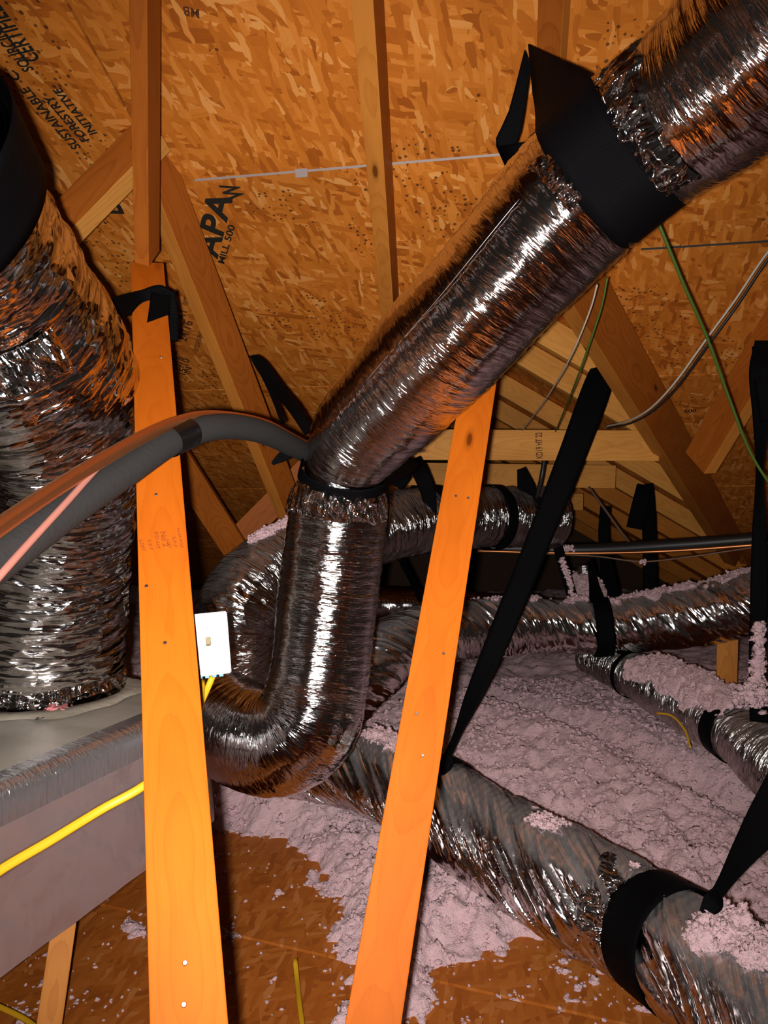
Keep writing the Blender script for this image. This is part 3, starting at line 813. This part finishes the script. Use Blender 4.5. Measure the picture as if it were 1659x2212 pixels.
dG = duct('flexible_duct', [(640, 1310, 4.2, .11), (800, 1308, 4.3, .11), (900, 1310, 4.4, .11), (1010, 1316, 4.5, .11), (1150, 1322, 4.6, .11)], 'foil',
          'small dark duct glinting between the hanging duct and the right stud', seg=70, ds=.012, fold=.004, fl=.05, seed=18)
dH = duct('flexible_duct', [(1262, 1225, 4.0, .05), (1272, 1290, 3.95, .075), (1280, 1345, 3.9, .08)], 'foil_grey',
          'short upright duct stub dusted with fluff behind the level duct', seg=60, ds=.012, fold=.004, fl=.05, seed=21)

# gathered, loose foil at the joints of the big duct
def skirt(name, p, i0, i1, grow, mat, parent, a0=-100, a1=100, seed=0, amp=.008):
    n = 40; m = 110; V = []; U = []
    ig, jg = np.meshgrid(np.arange(n + 1), np.arange(m + 1), indexing='ij'); ag = np.radians(a0 + (a1 - a0) * jg / m)
    q = (1 - np.abs(2 * vnoise(ag * 7 + seed + ig * .03, ig * .045))) * amp + amp * .5 * vnoise(ag * 15 + ig * .05, ig * .09 + seed)
    sh = .012 * vnoise(ag * 5 + seed, ag * 0 + 3.3)
    e = np.minimum(1, np.minimum(ig, n - ig) / n * 8) * np.minimum(1, np.minimum(jg, m - jg) / m * 10)
    for i in range(n + 1):
        k = int(lerp(i0, i1, i / n)); c = p.c[k]; T = p.T[k]
        f = np.array(CAM) - c; f -= T * f.dot(T); f /= np.linalg.norm(f); b = np.cross(T, f)
        a = ag[i]; r = p.r[k] + .004 + grow * (1 - abs(2 * i / n - 1)) + q[i] * e[i] - .004 * (e[i] < .3)
        V += list(c + r[:, None] * (np.cos(a)[:, None] * f + np.sin(a)[:, None] * b) + sh[i][:, None] * T)
        U += [(float(x) * p.r[k], p.s[k]) for x in a]
    fc = [(i * (m + 1) + j, i * (m + 1) + j + 1, (i + 1) * (m + 1) + j + 1, (i + 1) * (m + 1) + j)[::-1] for i in range(n) for j in range(m)]
    return mk(name, V, fc, mat, parent, True, [U[x] for q in fc for x in q])
skirt('gathered_foil', dA, at(dA, 738, 1044), at(dA, 730, 1115), .002, M['crumple'], dA.o, seed=2, amp=.007)
skirt('gathered_foil', dA, at(dA, 1268, 405), at(dA, 1235, 438), .0, M['crumple'], dA.o, a0=-5, a1=45, seed=5, amp=.006)
skirt('gathered_foil', dA, at(dA, 1500, 222), at(dA, 1378, 312), .0, M['crumple'], dA.o, a0=-50, a1=70, seed=8, amp=.006)
skirt('gathered_foil', dB, at(dB, -60, 610), at(dB, 0, 700), .0, M['crumple'], dB.o, a0=-20, a1=100, seed=3, amp=.012)
skirt('gathered_foil', dB, at(dB, 97, 1430), len(dB.c) - 2, .010, M['crumple'], dB.o, seed=9, amp=.010)
skirt('gathered_foil', dC, at(dC, 1300, 1948), at(dC, 1380, 1992), .0, M['crumple'], dC.o, a0=-60, a1=80, seed=11, amp=.007)
def seam(p, i0, i1, ang, parent, r=.0011):
    pts = []
    for k in range(i0, i1, max(1, (i1 - i0) // 24)):
        c = p.c[k]; T = p.T[k]; f = np.array(CAM) - c; f -= T * f.dot(T); f /= np.linalg.norm(f); b = np.cross(T, f)
        a = math.radians(ang); pts.append(tuple(c + (p.r[k] + .0035) * (f * math.cos(a) + b * math.sin(a))))
    return wire('glued_seam', pts, r, M['crumple_tape'], parent, seg=6)
i0, i1 = sorted((at(dA, 1190, 480), at(dA, 880, 830)))
seam(dA, i0, i1, 30, dA.o, .0006)

# ------------------------------------------------------------------ straps
def tagstrap(o, label): return tag(o, label, 'strap')
# wide sling on the big duct
k = at(dA, 1322, 352); c = Vector(dA.c[k]); T = Vector(dA.T[k])
anc = P(1146, 150, 1.56)
f_ = CAM - c; f_ = (f_ - T * f_.dot(T)).normalized(); b_ = T.cross(f_)
upleft = b_ if b_.x < 0 else -b_
sg = 1 if b_.x < 0 else -1
pre = [(anc, Vector((.012, .01, -.105)) ), (anc.lerp(c + upleft * (dA.r[k] + .004), .45) + f_ * .015, (Vector((.03, .01, -.10)) + T * .11) * .55)]
post = [(c - f_ * (dA.r[k] + .015) + upleft * .06, T * .09), (P(1085, 345, 1.62), Vector((.03, .02, -.05))), (P(1112, 262, 1.60), Vector((.03, .01, -.04))), (P(1140, 125, 1.575), Vector((.016, .01, -.03)))]
tagstrap(loop('duct_strap', dA, k, .125, a0=sg * 78, a1=-sg * 165, parent=None, extra_pre=pre, extra_post=post), 'wide black webbing strap slung round the big duct near the top right')
# narrow strap cinched at the elbow
k = at(dA, 742, 1026)
elbow = loop('duct_strap', dA, k, .038, tilt=(.012, .012), off=.012)
tagstrap(elbow, 'narrow black strap cinched round the elbow of the big duct')
strap('strap_tail', [(668, 935, 2.05, .03, 0), (640, 890, 2.12, .035, 0), (600, 838, 2.28, .04, 0), (562, 786, 2.36, .04, 0), (547, 768, 2.38, .03, 40)], elbow)
strap('strap_tail', [(588, 1002, 1.98, .01, 0), (612, 985, 1.98, .03, 0), (640, 968, 2.0, .04, 20), (662, 955, 2.03, .03, 0)], elbow)
strap('strap_tail', [(612, 915, 2.25, .015, 0), (590, 855, 2.33, .02, 30), (566, 795, 2.38, .03, 0)], elbow)
strap('strap_tail', [(812, 1050, 1.93, .02, 0), (850, 1030, 2.05, .03, 0), (880, 1008, 2.25, .045, 10), (893, 992, 2.4, .05, 0)], elbow)
strap('strap_tail', [(826, 1046, 2.0, .012, 0), (838, 1062, 2.05, .014, 50), (838, 1110, 2.1, .012, 60), (834, 1152, 2.1, .012, 40)], elbow)
# strap on the light switch stud carrying the left duct
s3 = strap('hanger_strap', [(215, 676, 1.66, .05, 0), (255, 664, 1.76, .052, 0), (310, 650, 1.86, .055, 0), (352, 640, 1.885, .055, 10), (366, 650, 1.90, .05, 30)])
tagstrap(s3, 'black strap wrapped round the light switch stud holding the left duct')
strap('strap_tail', [(348, 632, 1.872, .05, 0), (342, 690, 1.82, .052, 0), (326, 770, 1.74, .045, 10), (314, 850, 1.66, .035, 0)], s3)
strap('strap_tail', [(360, 630, 1.885, .045, 0), (368, 680, 1.885, .042, 0), (371, 738, 1.87, .034, 0)], s3)
# broad band round the left duct
k = at(dB, -200, 425)
tagstrap(loop('duct_strap', dB, k, .13, tilt=(-.03, .05), off=.012), 'broad black band round the top of the left duct at the frame edge')
# long strap down to the lower duct
k = at(dC, 948, 1740)
s5 = strap('hanger_strap', [(1308, 778, 2.92, .09, 25), (1292, 830, 2.86, .11, 0), (1235, 985, 2.76, .105, 0), (1160, 1175, 2.66, .092, 0), (1085, 1360, 2.52, .084, 5), (1020, 1510, 2.42, .06, 25), (985, 1592, 2.36, .034, 45), (958, 1650, 2.30, .03, 20)])
tagstrap(s5, 'long black strap running from the valley rafter down to the lower duct')
loop('duct_loop', dC, k, .075, off=.016, parent=s5)
strap('knot', [(950, 1668, 2.19, .03, 0), (962, 1652, 2.18, .045, 20), (972, 1636, 2.2, .03, 0)], s5)
# strap at the lower right
k = at(dC, 1448, 2040)
s6 = strap('hanger_strap', [(2150, 900, 1.30, .085, 0), (1880, 1400, 1.36, .085, 0), (1710, 1690, 1.42, .085, 0), (1655, 1775, 1.48, .075, 0), (1600, 1850, 1.54, .05, 20), (1556, 1920, 1.58, .03, 30), (1530, 1962, 1.58, .028, 0), (1500, 1995, 1.56, .05, 0)])
tagstrap(s6, 'black strap pulling up the lower duct in the bottom right corner')
loop('duct_loop', dC, k, .135, off=.018, parent=s6)
strap('knot', [(1520, 1975, 1.52, .02, 0), (1540, 1950, 1.52, .04, 10), (1552, 1930, 1.54, .03, 30)], s6)
# tall strap at the right edge
s7 = strap('hanger_strap', [(1648, 736, 2.45, .05, 0), (1640, 800, 2.4, .062, 0), (1645, 900, 2.4, .055, 10), (1640, 1020, 2.42, .028, 40), (1640, 1150, 2.45, .045, 10), (1640, 1290, 2.5, .058, 0), (1636, 1420, 2.55, .055, 0), (1640, 1560, 2.5, .06, 0)])
tagstrap(s7, 'tall black strap hanging straight down along the right edge')
strap('strap_tail', [(1645, 745, 2.44, .06, 0), (1655, 830, 2.38, .07, 0), (1662, 910, 2.36, .06, 20)], s7)
s8 = strap('hanger_strap', [(1395, 1046, 4.0, .085, 20), (1400, 1090, 3.98, .075, 0), (1403, 1180, 3.98, .075, 0), (1404, 1300, 3.9, .07, 0)])
tagstrap(s8, 'doubled black strap hanging beneath the end of the pale boards')
strap('strap_tail', [(1392, 1048, 3.97, .08, 0), (1382, 1095, 3.93, .09, 0), (1372, 1142, 3.92, .095, 0)], s8)
s9 = strap('hanger_strap', [(1308, 1094, 4.2, .06, 0), (1304, 1150, 4.18, .062, 0), (1310, 1220, 4.1, .075, 15), (1322, 1295, 3.95, .10, 0)])
tagstrap(s9, 'short black strap dropping to the dusted duct stub')
s10 = strap('hanger_strap', [(1126, 1012, 3.45, .04, 0), (1140, 1045, 3.42, .055, 0), (1165, 1100, 3.38, .055, 0), (1190, 1150, 3.36, .05, 0)])
tagstrap(s10, 'black strap forked over a board to the dim duct behind the right stud')
strap('strap_tail', [(1126, 1014, 3.44, .04, 0), (1128, 1060, 3.42, .045, 0), (1130, 1120, 3.40, .04, 0)], s10)
k = at(dD, 930, 1122)
s11 = loop('duct_strap', dD, k, .065, off=.012, extra_pre=[], a0=-180, a1=180)
tagstrap(s11, 'black strap round the dim duct just left of the right stud')
strap('strap_tail', [(895, 990, 3.12, .06, 0), (908, 1020, 3.05, .07, 0), (925, 1065, 3.02, .065, 10), (930, 1110, 3.03, .055, 0)], s11)
strap('strap_tail', [(885, 995, 3.15, .05, 0), (872, 1025, 3.1, .07, 0), (856, 1052, 3.08, .06, 0)], s11)
k = at(dD, 1062, 1118)
tagstrap(loop('duct_strap', dD, k, .06, off=.012), 'black strap round the dim duct just right of the right stud')
k = at(dE, 1298, 1355)
s12 = loop('duct_strap', dE, k, .085, off=.016)
tagstrap(s12, 'black strap round the long level duct')
strap('strap_tail', [(1275, 1210, 3.72, .03, 0), (1282, 1260, 3.6, .05, 20), (1290, 1300, 3.45, .075, 0)], s12)
k = at(dF, 1583, 1578)
tagstrap(loop('duct_strap', dF, k, .075, off=.014), 'black strap round the small duct at the right edge')
k = at(dF, 1366, 1458)
tagstrap(loop('duct_strap', dF, k, .03, off=.010), 'thin black strap where the small right duct emerges')
s13 = strap('hanger_strap', [(845, 1155, 3.05, .03, 0), (870, 1215, 3.3, .03, 0), (900, 1275, 3.6, .03, 10), (910, 1300, 3.7, .03, 0)])
tagstrap(s13, 'thin slack strap crossing the dark gap right of the hanging duct')
s14 = strap('hanger_strap', [(1192, 1120, 3.6, .05, 0), (1205, 1180, 3.6, .05, 10), (1225, 1250, 3.6, .05, 0), (1240, 1305, 3.6, .05, 0)])
tagstrap(s14, 'dim strap flecked with fluff right of the long strap')

# ------------------------------------------------------------------ pipes and wires
HB = [(-90, 1265, .80), (0, 1205, .90), (130, 1113, 1.06), (255, 1028, 1.22), (385, 945, 1.40), (470, 922, 1.52), (555, 930, 1.68), (640, 968, 1.93), (720, 1010, 2.2)]
rt = empty('pipe_run', P(385, 945, 1.42)); tag(rt, 'black foam covered refrigerant pipe crossing in front of the left stud', 'pipe')
hp = tube('foam_cover', [(P(a, b, d), .0275) for a, b, d in HB], M['rubber'], ds=.01, seg=28, fold=.0003, rib=0, lump=.002, parent=rt)
k0, k1 = at(hp, 366, 956), at(hp, 408, 938)
tp = tube('tape_wrap', [(Vector(hp.c[k]), .0305) for k in (k0, (k0 + k1) // 2, k1)], M['tape'], ds=.006, seg=28, fold=.0006, rib=0, lump=.001, parent=rt)
wire('copper_line', [P(-80, 1195, .80), P(0, 1137, .88), P(120, 1056, 1.02), P(240, 982, 1.18), P(320, 938, 1.30), P(375, 914, 1.38), P(440, 899, 1.50), P(510, 902, 1.62), P(570, 915, 1.74), P(640, 950, 1.95), P(720, 990, 2.2)], .012, M['copper'], rt, seg=12)
o = wire('thermostat_wire', [P(-60, 1310, .78), P(0, 1243, .84), P(70, 1165, .93), P(150, 1078, 1.04), P(215, 1006, 1.14), P(262, 960, 1.22), P(320, 938, 1.31), P(372, 922, 1.365)], .0052, M['pink_wire'])
tag(o, 'thin pink wire lying across the black pipe on the left', 'wire')
# far pipe run
rt2 = empty('pipe_run', P(1350, 1185, 3.7)); tag(rt2, 'dark pipe run crossing low behind the long strap at the right', 'pipe')
tube('foam_cover', [(P(a, b, d), .030) for a, b, d in [(1030, 1182, 3.85), (1250, 1188, 3.7), (1450, 1178, 3.5), (1660, 1162, 3.3)]], M['black_wire'], ds=.02, seg=20, fold=0.0002, rib=0, lump=.001, parent=rt2)
wire('copper_line', [P(1030, 1190, 3.80), P(1250, 1195, 3.64), P(1450, 1190, 3.45), P(1660, 1175, 3.25)], .008, M['copper'], rt2)
wire('control_wire', [P(1170, 1196, 3.72), P(1290, 1202, 3.6), P(1385, 1213, 3.5), P(1480, 1204, 3.4), P(1590, 1188, 3.3), P(1660, 1178, 3.22)], .004, M['brown_wire'], rt2)
def cable(pts, r, mat, label, flat=None, cat='wire'):
    o = wire('electric_cable', [P(*q) for q in pts], r, M[mat], flat=flat); tag(o, label, cat); return o
cable([(1400, 430, 1.75), (1432, 505, 1.78), (1475, 610, 1.85), (1527, 728, 1.95), (1575, 860, 2.05), (1625, 985, 2.12), (1690, 1085, 2.15)], .0042, 'green_wire', 'green wire hanging from the big duct to the right edge')
cable([(1720, 470, 2.10), (1650, 556, 2.15), (1590, 645, 2.22), (1522, 738, 2.30), (1455, 830, 2.42), (1405, 882, 2.55), (1360, 908, 2.7), (1310, 921, 2.95)], .0038, 'white_wire', 'cream wire curving from the right edge to the pale boards')
cable([(1724, 478, 2.105), (1655, 565, 2.155), (1596, 654, 2.225), (1528, 747, 2.305), (1461, 838, 2.425), (1410, 888, 2.555), (1365, 913, 2.705), (1312, 926, 2.96)], .0042, 'black_wire', 'black wire running along the cream wire')
cable([(1290, 615, 1.95), (1278, 660, 2.0), (1240, 755, 2.15), (1190, 845, 2.5), (1128, 930, 3.15)], .0026, 'white_wire', 'thin cream wire hanging behind the big duct to the upper pale board')
cable([(1312, 600, 1.95), (1300, 660, 2.0), (1262, 775, 2.15), (1230, 860, 2.5), (1200, 932, 3.15)], .0030, 'green_wire', 'thin green wire beside the long strap')
cable([(1176, 992, 3.35), (1170, 1030, 3.35), (1160, 1075, 3.4)], .011, 'black_wire', 'short black cord hanging from the upper pale board')
cable([(1272, 1052, 4.1), (1310, 1105, 4.0), (1350, 1160, 3.9), (1372, 1185, 3.8)], .007, 'brown_wire', 'thin brown wire sloping to the far pipe run')
# yellow cables
cable([(-80, 1940, .92), (0, 1880, .97), (110, 1815, 1.03), (220, 1748, 1.09), (315, 1694, 1.13), (390, 1620, 1.20), (428, 1540, 1.27), (436, 1470, 1.325)], .007, 'yellow', 'yellow cable crossing the foil box and rising to the switch', flat=(.0072, .0042), cat='cable')
cable([(398, 1610, 1.26), (430, 1528, 1.30), (447, 1490, 1.33), (462, 1455, 1.345)], .006, 'yellow', 'second yellow cable leaving the bottom of the switch box', flat=(.0062, .004), cat='cable')
cable([(637, 2072, 1.84), (641, 2110, 1.80), (647, 2170, 1.70), (660, 2260, 1.58)], .006, 'yellow', 'yellow cable end poking up from the bare deck', flat=(.0066, .004), cat='cable')
cable([(-60, 2150, 1.66), (10, 2180, 1.63), (60, 2206, 1.60), (120, 2260, 1.53)], .006, 'yellow', 'yellow cable in the bottom left corner', flat=(.0062, .004), cat='cable')
cable([(1418, 1540, 2.86), (1450, 1546, 2.80), (1478, 1575, 2.72), (1492, 1615, 2.64)], .004, 'yellow', 'thin yellowed cable half buried in fluff left of the small right duct', cat='cable')

# ------------------------------------------------------------------ light switch
def switch():
    c = P(450, 1391, 1.30)
    root = empty('light_switch', c); tag(root, 'white toggle light switch plate mounted on the stud edge', 'switch')
    n = (CAM - c).normalized(); n = (n + Vector((.02, 0, .04))).normalized()
    r0 = Vector((1, 0, 0)); r0 = (r0 - n * r0.dot(n)).normalized(); u0 = n.cross(r0)
    a = math.radians(7); x = r0 * math.cos(a) + u0 * math.sin(a); y = n.cross(x)
    R = Matrix((x, y, n)).transposed().to_4x4(); R.translation = c
    def bx(name, sx, sy, sz, ox, oy, oz, mat, bev, seg=3, rotx=0, par=None):
        bm = bmesh.new(); bmesh.ops.create_cube(bm, size=1)
        for v in bm.verts: v.co = Vector((v.co.x * sx, v.co.y * sy, v.co.z * sz))
        if bev: bmesh.ops.bevel(bm, geom=bm.edges[:], offset=bev, segments=seg, affect='EDGES')
        me = bpy.data.meshes.new(name); bm.to_mesh(me); bm.free()
        return link(name, me, mat, par or root, R @ Matrix.Translation((ox, oy, oz)) @ Matrix.Rotation(math.radians(rotx), 4, 'X'))
    cp = bx('cover_plate', .0745, .113, .0055, 0, 0, 0, M['plate'], .002)
    tf = bx('toggle_frame', .0115, .0265, .003, 0, 0, .0022, M['ivory'], .0004)
    bx('toggle', .0085, .0135, .015, 0, .004, .0075, M['ivory'], .0012, rotx=-12, par=tf)
    for s in (-1, 1):
        d = disc('screw', R @ Vector((0, s * .030, .0026)), n, .0033, M['plate'], cp, .0012, 14)
    db = bx('device_box', .056, .096, .05, .002, -.006, -.030, M['blue'], .003)
    # knockout tabs
    for k in range(4): bx('box_tab', .008, .010, .022, -.018 + k * .0125, -.056, -.022, M['blue'], .0008, 1, par=db)
switch()

# ------------------------------------------------------------------ fluff on top of ducts and straps
def drift(p, i0, i1, thick, label, half=.55, lean=.1, seed=0, cover=.0):
    """a ragged crust of fluff lying on the top of a sleeve"""
    ks = np.linspace(i0, i1, max(20, int(abs(p.s[i1] - p.s[i0]) / .0042))).astype(int)
    aa = np.linspace(-half * 1.6, half * 1.6, 90)
    c, T, r = p.c[ks], p.T[ks], p.r[ks]
    up = np.array([0, 0, 1.0]) - T * T[:, 2:3]; up /= np.linalg.norm(up, axis=1)[:, None]
    sd = np.cross(T, up); sd *= np.where(sd[:, 1:2] > 0, -1, 1)            # towards the viewer
    SG, AG = np.meshgrid(p.s[ks], aa, indexing='ij'); U = AG * r[:, None]
    e = np.minimum(1, np.minimum(SG - SG.min(), SG.max() - SG) / .05)
    m = 1 - (AG / half) ** 2 + 1.1 * fbm(SG * 11 + seed, U * 11, o=3) + cover - (1 - e) * 1.5
    t = np.clip(m, 0, 1.2) ** .6 * thick * (1 + .5 * fbm(SG * 45, U * 45 + seed, o=2)) + .004 * fbm(SG * 130, U * 130, o=2)
    a = AG + lean
    V = c[:, None] + (r[:, None] + .001 + np.where(m > 0, np.maximum(t, .002), -.004))[..., None] * (np.cos(a)[..., None] * up[:, None] + np.sin(a)[..., None] * sd[:, None])
    n, w = SG.shape; q = np.arange(n - 1)[:, None] * w + np.arange(w - 1)[None]
    Fq = np.stack([q, q + 1, q + w + 1, q + w], -1).reshape(-1, 4)
    Fq = Fq[(m.reshape(-1)[Fq] > -.02).sum(1) >= 2]
    if len(Fq) == 0: return
    V = V.reshape(-1, 3); used = np.zeros(len(V), bool); used[Fq.ravel()] = True; idx = np.cumsum(used) - 1
    VV = V[used]; T3 = idx[np.concatenate([Fq[:, [0, 1, 2]], Fq[:, [0, 2, 3]]])]
    pick = rng.choice(len(VV), min(len(VV), 260), replace=False)
    BV, BF = blobs(VV[pick] + rng.normal(0, .003, (len(pick), 3)), rng.uniform(.0025, .007, len(pick)), .9)
    o = mk('insulation_fluff', np.concatenate([VV, BV]), np.concatenate([T3, BF + len(VV)]), M['fluff']); tag(o, label, 'insulation', kind='stuff')
drift(dE, at(dE, 1170, 1353), at(dE, 1660, 1293), .022, 'white fluff settled along the long level duct', .5, -.15, 1, -.15)
drift(dE, at(dE, 1000, 1358), at(dE, 1180, 1353), .012, 'thin dusting on the level duct just right of the right stud', .4, -.2, 8, -.1)
drift(dF, at(dF, 1385, 1468), at(dF, 1600, 1590), .035, 'thick white fluff heaped on the small right duct', .85, .15, 2, .3)
drift(dC, at(dC, 1525, 2095), at(dC, 1700, 2240), .022, 'fluff on the lower duct in the bottom right corner', .48, .12, 3, 0)
drift(dC, at(dC, 740, 1650), at(dC, 880, 1700), .016, 'fluff on the lower duct left of the right stud', .5, .1, 4, 0)
drift(dC, at(dC, 1040, 1797), at(dC, 1400, 2005), .008, 'few specks of fluff on the middle of the lower duct', .5, .1, 5, -.75)
drift(dD, at(dD, 720, 1178), at(dD, 560, 1255), .010, 'dust line of fluff on the curled duct', .4, 0, 6, -.1)
drift(dH, 1, len(dH.c) - 2, .02, 'fluff caked on the duct stub', 1.8, .8, 7, .3)
def cling(spec, n, size, label):
    pts = []; sz = []; n = int(n * 3.5); size *= .55
    for _ in range(n):
        k = rng.uniform(0, len(spec) - 1.001); i = int(k); t = k - i
        a, b = spec[i], spec[i + 1]
        q = P(lerp(a[0], b[0], t) + rng.normal(0, a[3]), lerp(a[1], b[1], t) + rng.normal(0, a[3] * .5), lerp(a[2], b[2], t) + rng.normal(0, .008))
        pts.append(tuple(q)); sz.append(size * rng.uniform(.5, 1.4))
    V, Fc = blobs(pts, sz, .9); o = mk('insulation_fluff', V, Fc, M['fluff']); tag(o, label, 'insulation', kind='stuff')
cling([(1640, 1350, 2.50, 4), (1638, 1420, 2.52, 5), (1636, 1470, 2.5, 8), (1615, 1500, 2.48, 22), (1640, 1505, 2.45, 22)], 170, .016, 'clump of white fluff clinging to the tall right strap')
cling([(1212, 1205, 3.56, 3), (1228, 1250, 3.56, 3), (1238, 1290, 3.56, 3)], 40, .012, 'fluff flecks on the dim strap')
cling([(1212, 1182, 3.62, 5), (1235, 1185, 3.62, 6)], 16, .012, 'tuft of fluff on the far pipe run')
cling([(1388, 1212, 3.48, 3), (1390, 1215, 3.48, 3)], 8, .010, 'tiny tuft hanging on the far wire')

# ------------------------------------------------------------------ lettering
def letters(txt, pfn, a, b, hgt, mat, parent, name='lettering', lift=.0012, shear=0.0, bold=.022):
    """flat print on a plane: baseline from pixel a to pixel b, letter height in metres"""
    cu = bpy.data.curves.new('t', 'FONT'); cu.body = txt; cu.size = 1.0; cu.shear = shear; cu.offset = bold
    ob = bpy.data.objects.new('t', cu); COL.objects.link(ob)
    dg = bpy.context.evaluated_depsgraph_get(); me0 = bpy.data.meshes.new_from_object(ob.evaluated_get(dg))
    vs = np.array([tuple(v.co) for v in me0.vertices]); fs = [tuple(p.vertices) for p in me0.polygons]
    bpy.data.objects.remove(ob); bpy.data.curves.remove(cu); bpy.data.meshes.remove(me0)
    if not len(vs): return
    p0, p1 = pfn(*a), pfn(*b)
    x = (p1 - p0); L = x.length; x.normalize()
    pm = pfn(a[0] + 7, a[1] + 3); n = (pm - p0).cross(x); n.normalize()
    if n.dot(CAM - p0) < 0: n = -n
    y = n.cross(x)
    lo_, hi_ = vs.min(0), vs.max(0); w = hi_[0] - lo_[0]
    V = [p0 + x * ((v[0] - lo_[0]) / w * L) + y * (v[1] / .70 * hgt) + n * lift for v in vs]
    o = mk(name, V, fs, mat, parent, False)
    return o
A = lambda px, py: onA(px, py, 0)
for txt, a, b, h in [('SUSTAINABLE', (176, 318), (60, 186), .030), ('FORESTRY', (194, 302), (110, 204), .028), ('INITIATIVE', (211, 287), (130, 188), .026),
                     ('C', (47, 168), (28, 150), .026), ('CERTIFIED', (88, 128), (-6, 2), .044), ('SOURCING', (74, 150), (-8, 46), .032)]:
    letters(txt, A, a, b, h, M['ink'], roofA, bold=.027)
letters('APA', A, (468, 560), (502, 425), .075, M['ink'], roofA, shear=.1, bold=.03)
letters('W', A, (530, 428), (512, 394), .060, M['ink'], roofA, bold=.03)
letters('MILL 500', A, (484, 570), (508, 488), .022, M['ink'], roofA)
letters('7/16 CAT', A, (390, 740), (404, 668), .036, M['ink_soft'], roofA)
letters('24/16', A, (402, 738), (417, 695), .034, M['ink_soft'], roofA)
letters('R02', A, (377, 790), (383, 758), .032, M['ink_soft'], roofA)
letters('2018', A, (388, 802), (397, 772), .032, M['ink_soft'], roofA)
letters('15:10', A, (400, 810), (410, 776), .032, M['ink_soft'], roofA)
letters('IN', A, (411, 808), (415, 794), .030, M['ink_soft'], roofA)
letters('RATED SHEATHING', A, (428, 758), (440, 718), .020, M['ink_soft'], roofA)
letters('EXPOSURE 1', A, (405, 660), (414, 632), .020, M['ink_soft'], roofA)
letters('PS 2-10', A, (418, 655), (428, 600), .020, M['ink_soft'], roofA)
letters('MB', A, (430, 20), (395, 12), .022, M['ink_soft'], roofA)
letters('DB', A, (268, 462), (238, 398), .085, M['ink'], roofA)
letters('500', A, (1478, 892), (1504, 889), .030, M['ink'], roofA)
def onB(px, py):
    u, v = (px - CX) / F, (CY - py) / F; d = B0 / (v + BS * u); return P(px, py, d)
for txt, a, b, h in [('PS 2-10', (1268, 800), (1296, 815), .05), ('RATED', (1285, 772), (1312, 784), .035), ('24/16', (1106, 822), (1130, 848), .10)]:
    letters(txt, onB, a, b, h, M['ink_soft'], roofB, lift=.003)
# grade stamps on the studs and the tie
def on_plane(o, t):
    n = o.matrix_basis.to_3x3() @ Vector((0, 0, 1)); q = o.matrix_basis @ Vector((0, 0, t / 2))
    def fn(px, py):
        r = P(px, py, 1.0) - CAM; s = (q - CAM).dot(n) / r.dot(n); return CAM + r * s
    return fn
pl = on_plane(postL, .038)
for txt, a, b, h in [('S-DRY', (300, 1167), (308, 1192), .006), ('S.P.F', (318, 1167), (324, 1190), .006), ('KD-HT', (334, 1150), (339, 1188), .006), ('No 2', (346, 1150), (353, 1182), .010), ('S-DRY', (358, 1166), (365, 1186), .006), ('S.P.F', (371, 1160), (377, 1184), .006), ('NLGA RULE', (382, 1142), (391, 1184), .005)]:
    letters(txt, pl, a, b, h, M['ink_red'], postL, name='grade_stamp', lift=.0008)
pt = on_plane(tie0, .038)
letters('KD19 HT 22', pt, (1172, 990), (1170, 934), .030, M['ink_soft'], tie0, name='grade_stamp', lift=.0015)
def onT(px, py):
    d = (HC - ZT) * F / (py - CY); return P(px, py, d)
letters('0 /', onT, (78, 1562), (146, 1543), .022, M['ink'], box_root, name='marker_note', lift=.0075, shear=.6)
